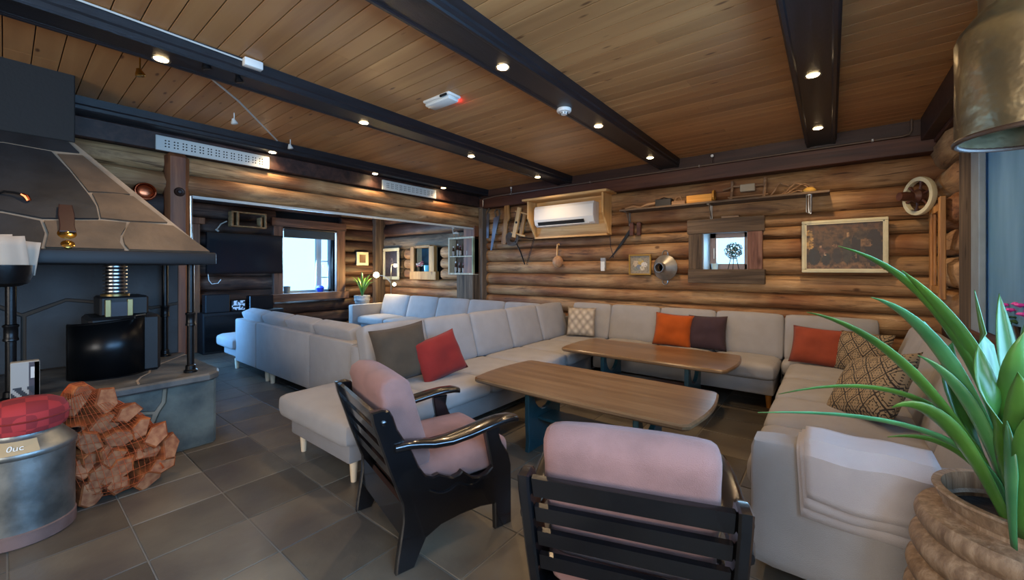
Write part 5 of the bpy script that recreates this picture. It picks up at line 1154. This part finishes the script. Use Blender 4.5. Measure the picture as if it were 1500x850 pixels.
lt = thing('floor_lamp', 'standing lamp with three curved arms and glowing bulbs in the alcove corner', 'lamp', (-7.05, 4.85, 0))
MB().tube([(-7.10, 4.95, .02), (-7.10, 4.95, 1.0), (-7.12, 4.90, 1.12)], .010, n=8).build('pole', STEEL, lt)
MB().lathe([(.12, 0), (.12, .015), (.02, .03), (.01, .06)], (-7.10, 4.95, 0), n=24).build('base', STEEL, lt)
for pts, b, e in (([(-7.1, 4.95, 1.0), (-7.16, 4.88, 1.12), (-7.20, 4.82, 1.16)], (-7.27, 4.72, 1.175), 38), ([(-7.1, 4.95, .95), (-7.05, 4.92, 1.28), (-6.98, 4.88, 1.38), (-6.80, 4.82, 1.40), (-6.70, 4.78, 1.39)], (-6.66, 4.74, 1.365), 5), ([(-7.1, 4.95, .8), (-7.02, 4.92, .98), (-6.9, 4.86, 1.04), (-6.76, 4.80, 1.03)], (-6.66, 4.72, .998), 5)):
    ar = MB().tube(pts+[b], .007, n=7).build('arm', STEEL, lt)
    kk = 1.7 if e > 20 else 1.0; MB().lathe([(0, -.035*kk), (.028*kk, -.02*kk), (.034*kk, .002), (.024*kk, .026*kk), (0, .036*kk)], b, n=16).build('bulb', BULB2, ar)
    l = bpy.data.lights.new('bulb_light', 'POINT'); l.energy = e; l.color = (1, .66, .25); l.shadow_soft_size = .03; lo = bpy.data.objects.new('bulb_light', l); COL.objects.link(lo); lo.location = (b[0], b[1]-.06, b[2])

def blade(base, mid, tip, w0, seed=0, n=12, twist=0, cup=.22, upv=None):
    """strap leaf: ribbon with a folded midrib along a quadratic curve"""
    b, m_, t_ = Vector(base), Vector(mid), Vector(tip); rows = []
    for i in range(n+1):
        u = i/n; p = b*(1-u)**2+m_*2*u*(1-u)+t_*u*u; d = ((m_-b)*(1-u)+(t_-m_)*u).normalized()
        side = d.cross(Vector((0, 0, 1)))
        if side.length < .15: side = d.cross(Vector((1, 0, 0)))
        side.normalize(); side = Matrix.Rotation(twist*(.4+u), 3, d) @ side; nn = side.cross(d)
        w_ = w0*(.55+.9*u if u < .45 else 1.0*(1-((u-.45)/.55)**2.2)+.01)*.5
        rows.append([p-side*w_+nn*w_*cup*1.6, p-side*w_*.5+nn*w_*cup*.5, p, p+side*w_*.5+nn*w_*cup*.5, p+side*w_+nn*w_*cup*1.6])
    return rows
def leaf(t, *a, m=None, **k):
    o = MB().grid(blade(*a, **k)).build('leaf', m or LEAF, t); md = o.modifiers.new('t', 'SOLIDIFY'); md.thickness = .0022; return o
# alcove plant on a small dark stand
t = thing('potted_plant', 'spiky green plant in a ribbed grey pot in the alcove beside the glowing lamp', 'plant', (-7.35, 4.45, .55))
MB().lathe([(0, 0), (.11, 0), (.125, .03), (.12, .045), (.135, .06), (.14, .09), (.132, .10), (.15, .12), (.152, .15), (.145, .165), (.155, .19), (.155, .22), (.14, .22), (.13, .17), (0, .16)], (-7.35, 4.45, .55), n=32).build('pot', mat('grey_pot', '#67686a', rough=.5, col2='#a7a8a8', vscale=9), t)
ra = random.Random(12)
for k in range(22):
    a = ra.uniform(0, 2*PI); r = ra.uniform(.08, .32); h = ra.uniform(.35, .62)-.5*r; b = Vector((-7.35, 4.45, .72))
    leaf(t, b, b+Vector((r*.35*math.cos(a), r*.35*math.sin(a), h*.9)), b+Vector((r*math.cos(a), r*math.sin(a), h)), .035, n=7)
t = thing('plant_stand', 'dark side table holding the alcove plant', 'side table', (-7.35, 4.45, 0))
MB().box((-7.55, 4.25, .52), (-7.15, 4.65, .55), bev=.004).build('top', DARKB, t, smooth=False)
for x in (-7.52, -7.2):
    for y in (4.28, 4.6): MB().box((x, y, 0), (x+.03, y+.03, .52)).build('leg', DARKB, t, smooth=False)

# ---- television and cabinet on the far alcove wall
t = thing('television', 'large black television on the far alcove wall left of the window', 'television', (-7.62, 2.5, 1.2))
MB().box((-7.64, 1.95, 1.22), (-7.58, 3.06, 1.88), bev=.006).build('bezel', BLACKP, t, smooth=False)
MB().box((-7.582, 1.97, 1.25), (-7.578, 3.04, 1.86)).build('screen', mat('dark_screen', '#11171c', rough=.12), t, smooth=False)
MB().box((-7.75, 2.3, 1.4), (-7.64, 2.7, 1.7)).build('bracket', IRON, t, smooth=False)
MB().tube([(-7.66, 1.99, 1.22), (-7.66, 2.0, 1.12), (-7.66, 2.04, 1.06), (-7.66, 2.12, 1.07), (-7.66, 2.16, 1.13)], .006, n=6).build('cable', WHITE, t)
one(MB().box((-7.575, 2.22, 1.30), (-7.573, 2.235, 1.58)), 'reflection_strip', WHITE, 'thin pale strip on the left part of the television', 'strip', smooth=False) if False else None
t = thing('wooden_box', 'open-fronted pale wooden frame box on the wall above the television', 'box', (-7.7, 2.5, 1.95))
for lo, hi in (((-7.74, 2.28, 1.99), (-7.58, 2.80, 2.01)), ((-7.74, 2.28, 2.22), (-7.58, 2.80, 2.24)), ((-7.74, 2.28, 2.0), (-7.58, 2.31, 2.23)), ((-7.74, 2.36, 2.0), (-7.58, 2.39, 2.23)), ((-7.74, 2.70, 2.0), (-7.58, 2.73, 2.17)), ((-7.74, 2.77, 2.0), (-7.58, 2.80, 2.23))): MB().box(lo, hi, bev=.003).build('board', wood('box_wood', '#5a3b20', '#86603a', '#a98358', rnd=.1) if 'box_wood' not in MATS else MATS['box_wood'], t, smooth=False)
one(MB().tube([(-7.66, 2.10, 1.92), (-7.66, 2.16, 2.02), (-7.66, 2.24, 2.07)], .010, n=6).tube([(-7.66, 2.09, 1.93), (-7.66, 2.13, 1.90)], .016, n=6), 'wall_hook', PAPER, 'bent pale stick on the wall left of the wooden frame box', 'stick')
t = thing('media_cabinet', 'low black cabinet under the television', 'cabinet', (-7.4, 2.2, 0))
MB().box((-7.76, 1.86, 0), (-7.40, 3.0, .62), bev=.006).build('body', IRONM, t, smooth=False)
for y in (1.88, 2.45): MB().box((-7.40, y, .04), (-7.385, y+.54, .58), bev=.003).build('door', BLACKP, t, smooth=False)
one(MB().box((-7.62, 1.90, .62), (-7.44, 2.22, .90), bev=.01), 'loudspeaker', IRONM, 'black loudspeaker on the left of the media cabinet', 'speaker', smooth=False)
t = thing('tabletop_photo', 'small black and white photo block on the media cabinet', 'photo', (-7.45, 2.3, .62)); MB().box((-7.50, 2.24, .63), (-7.46, 2.44, .80), bev=.003).build('block', IRON, t, smooth=False)
painting('print', t, (-7.458, 2.25, .64), (0, .18, 0), (0, 0, .15), 14, 12, lambda u, v: srgb('#d5d7da') if noise.noise(Vector((u*6, v*6, 1))) > -.05 else srgb('#24262a'))
one(MB().box((-7.62, 2.50, .62), (-7.46, 2.86, .86), bev=.01), 'receiver_box', BLACKP, 'black box on the right of the media cabinet', 'box', smooth=False)
# things on the alcove window sill
one(MB().lathe([(0, 0), (.05, 0), (.06, .13), (.055, .13), (.045, .01), (0, .01)], (-7.86, 3.24, .85), n=18), 'grey_cup', mat('grey_cup_m', '#65757e', rough=.5), 'grey pot on the alcove window sill', 'pot')
one(MB().lathe([(0, 0), (.05, 0), (.07, .08), (.04, .12), (0, .12)], (-7.86, 3.86, .85), n=18), 'blue_bowl', mat('cobalt', '#2140c8', rough=.3), 'cobalt blue bowl on the alcove window sill', 'bowl')

# ---- big foreground plant in its ribbed wooden pot
pc = (.418, 1.685)
t = thing('potted_plant', 'large green strap-leaved plant in a ribbed wooden pot in front of the sofa arm', 'plant', (pc[0], pc[1], 0))
prof = []; z = 0.0; R0 = .17
for k in range(9):
    zz = k*.078; base = .205+.035*math.sin(PI*min(1, (k+1)/9.0))-(.035 if k == 8 else 0)
    for a in range(6):
        f = a/6; prof.append((base-.012+.020*math.sin(PI*f), zz+.078*f))
prof = [(max(.0, r), min(z_, .672)) for r, z_ in prof if z_ < .672]
prof += [(.188, .676), (.186, .682), (.168, .682), (.165, .66), (.165, .60), (0, .60)]
MB().lathe([(0, 0)]+prof, (pc[0], pc[1], 0), n=56).build('pot', POTW, t)
MB().lathe([(0, .615), (.164, .61)], (pc[0], pc[1], 0), n=30, caps=False).build('soil', SOIL, t)
LEAVES = [((0.363, 1.628, 0.66), (0.175, 1.511, 1.12), (-0.057, 1.486, 1.172), 0.052, 0.3),
    ((0.383, 1.643, 0.66), (0.245, 1.566, 1.161), (0.087, 1.498, 1.222), 0.055, 0.2),
    ((0.388, 1.686, 0.66), (0.309, 1.725, 1.257), (0.017, 1.544, 1.369), 0.04, 0.2),
    ((0.405, 1.699, 0.66), (0.35, 1.713, 1.068), (0.159, 1.594, 1.296), 0.068, 0.1),
    ((0.353, 1.581, 0.66), (0.346, 1.625, 0.93), (-0.169, 1.372, 0.88), 0.036, 0.5),
    ((0.355, 1.634, 0.66), (0.287, 1.665, 1.056), (-0.129, 1.493, 0.912), 0.036, 0.5),
    ((0.342, 1.547, 0.66), (0.231, 1.523, 0.987), (0.129, 1.506, 0.922), 0.06, 0.6),
    ((0.324, 1.444, 0.66), (0.307, 1.431, 0.861), (0.317, 1.438, 0.95), 0.058, 0.1),
    ((0.42, 1.762, 0.66), (0.348, 1.794, 0.988), (0.339, 1.826, 1.236), 0.06, 0.0),
    ((0.432, 1.772, 0.66), (0.401, 1.836, 0.993), (0.398, 1.872, 1.226), 0.055, 0.1),
    ((0.427, 1.716, 0.66), (0.395, 1.569, 1.087), (0.392, 1.523, 1.242), 0.07, 0),
    ((0.389, 1.61, 0.66), (0.338, 1.513, 1.005), (0.363, 1.5, 1.162), 0.07, 0),
    ((0.362, 1.665, 0.66), (0.243, 1.717, 0.949), (0.295, 1.828, 1.075), 0.055, 0.2),
    ((0.402, 1.594, 0.66), (0.461, 1.579, 1.052), (0.505, 1.549, 1.108), 0.06, 0),
    ((0.456, 1.765, 0.66), (0.571, 1.92, 1.059), (0.737, 2.115, 1.125), 0.06, 0),
    ((0.356, 1.495, 0.66), (0.336, 1.362, 0.967), (0.364, 1.373, 1.018), 0.06, 0),
    ((0.369, 1.594, 0.66), (0.286, 1.556, 1.004), (0.186, 1.551, 1.065), 0.055, 0.3),
    ((0.375, 1.573, 0.66), (0.293, 1.477, 0.953), (0.299, 1.577, 1.102), 0.06, 0.1),
    ((0.361, 1.69, 0.655), (0.296, 1.701, 0.837), (0.131, 1.635, 0.8), 0.045, 0.5),
    ((0.394, 1.652, 0.66), (0.269, 1.776, 1.027), (0.232, 1.843, 1.133), 0.045, 0.2),
    ((0.374, 1.547, 0.66), (0.34, 1.418, 0.937), (0.326, 1.406, 1.07), 0.065, 0.0)]
for k, (b, m_, tp, w_, tw) in enumerate(LEAVES): leaf(t, b, m_, tp, w_, twist=tw, n=16, m=LEAF2 if k % 3 == 1 else LEAF)
# pink flowers on the right window sill
t = thing('pink_flowers', 'pink flowers in a dark pot on the right window sill', 'flowers', (.86, 3.3, .9))
MB().lathe([(0, 0), (.07, 0), (.09, .10), (.08, .10), (0, .09)], (.84, 3.30, .90), n=24).build('pot', BLACKP, t)
PK = mat('magenta_petal', '#d23ba8', rough=.6); GL = mat('small_leaf', '#2e5a35', rough=.6); rf = random.Random(4); pm = MB(); gm = MB()
for k in range(46):
    p = (.84+rf.uniform(-.10, .10), 3.30+rf.uniform(-.16, .16), 1.08+rf.uniform(-.02, .05)); pm.lathe([(0, -.012), (.022, 0), (.012, .01), (0, .004)], p, n=6)
for k in range(30):
    p = (.84+rf.uniform(-.09, .09), 3.30+rf.uniform(-.13, .13), 1.02+rf.uniform(-.02, .03)); gm.lathe([(0, -.012), (.026, 0), (0, .006)], p, n=5)
tag(pm.build('blossom', PK, t, smooth=False), kind='stuff'); tag(gm.build('foliage', GL, t, smooth=False), kind='stuff')

# ---- milk-can pendant lamp above the plant
x, y = .414, 1.604
t = thing('pendant_lamp', 'pendant lamp made from an upside-open zinc milk can above the plant', 'lamp', (x, y, 1.63))
can = mat('dented_zinc', '#b3a17a', rough=.30, metal=.9, col2='#857a62', vscale=7, bump=.6, bscale=7); [setattr(n.inputs['Distance'], 'default_value', .022) for n in can.node_tree.nodes if n.bl_idname == 'ShaderNodeBump']
MB().lathe([(.150, 1.635), (.152, 1.66), (.151, 1.80), (.152, 1.905), (.145, 1.925), (.118, 1.962), (.108, 1.972), (.108, 2.03), (.118, 2.04), (.118, 2.055), (.105, 2.055), (.100, 1.98), (.140, 1.92), (.146, 1.90), (.146, 1.66), (.144, 1.635), (.150, 1.635)], (x, y, 0), n=56, caps=False).build('shade', can, t)
MB().tube([(x+.150*math.cos(2*PI*k/48), y+.150*math.sin(2*PI*k/48), 1.638) for k in range(49)], .007, n=8, caps=False).build('bottom_rim', mat('brown_rim', '#4c382b', rough=.5, metal=.3), t)
MB().tube([(x+.113*math.cos(2*PI*k/40), y+.113*math.sin(2*PI*k/40), 2.05) for k in range(41)], .006, n=8, caps=False).build('top_rim', STEEL, t)
MB().tube([(x, y, 1.86), (x, y, 2.64)], .006, n=8).build('cord', IRON, t)
MB().lathe([(0, 1.80), (.03, 1.82), (.034, 1.85), (.018, 1.89), (.014, 1.93)], (x, y, 0), n=18).build('bulb_unlit', WHITE, t)
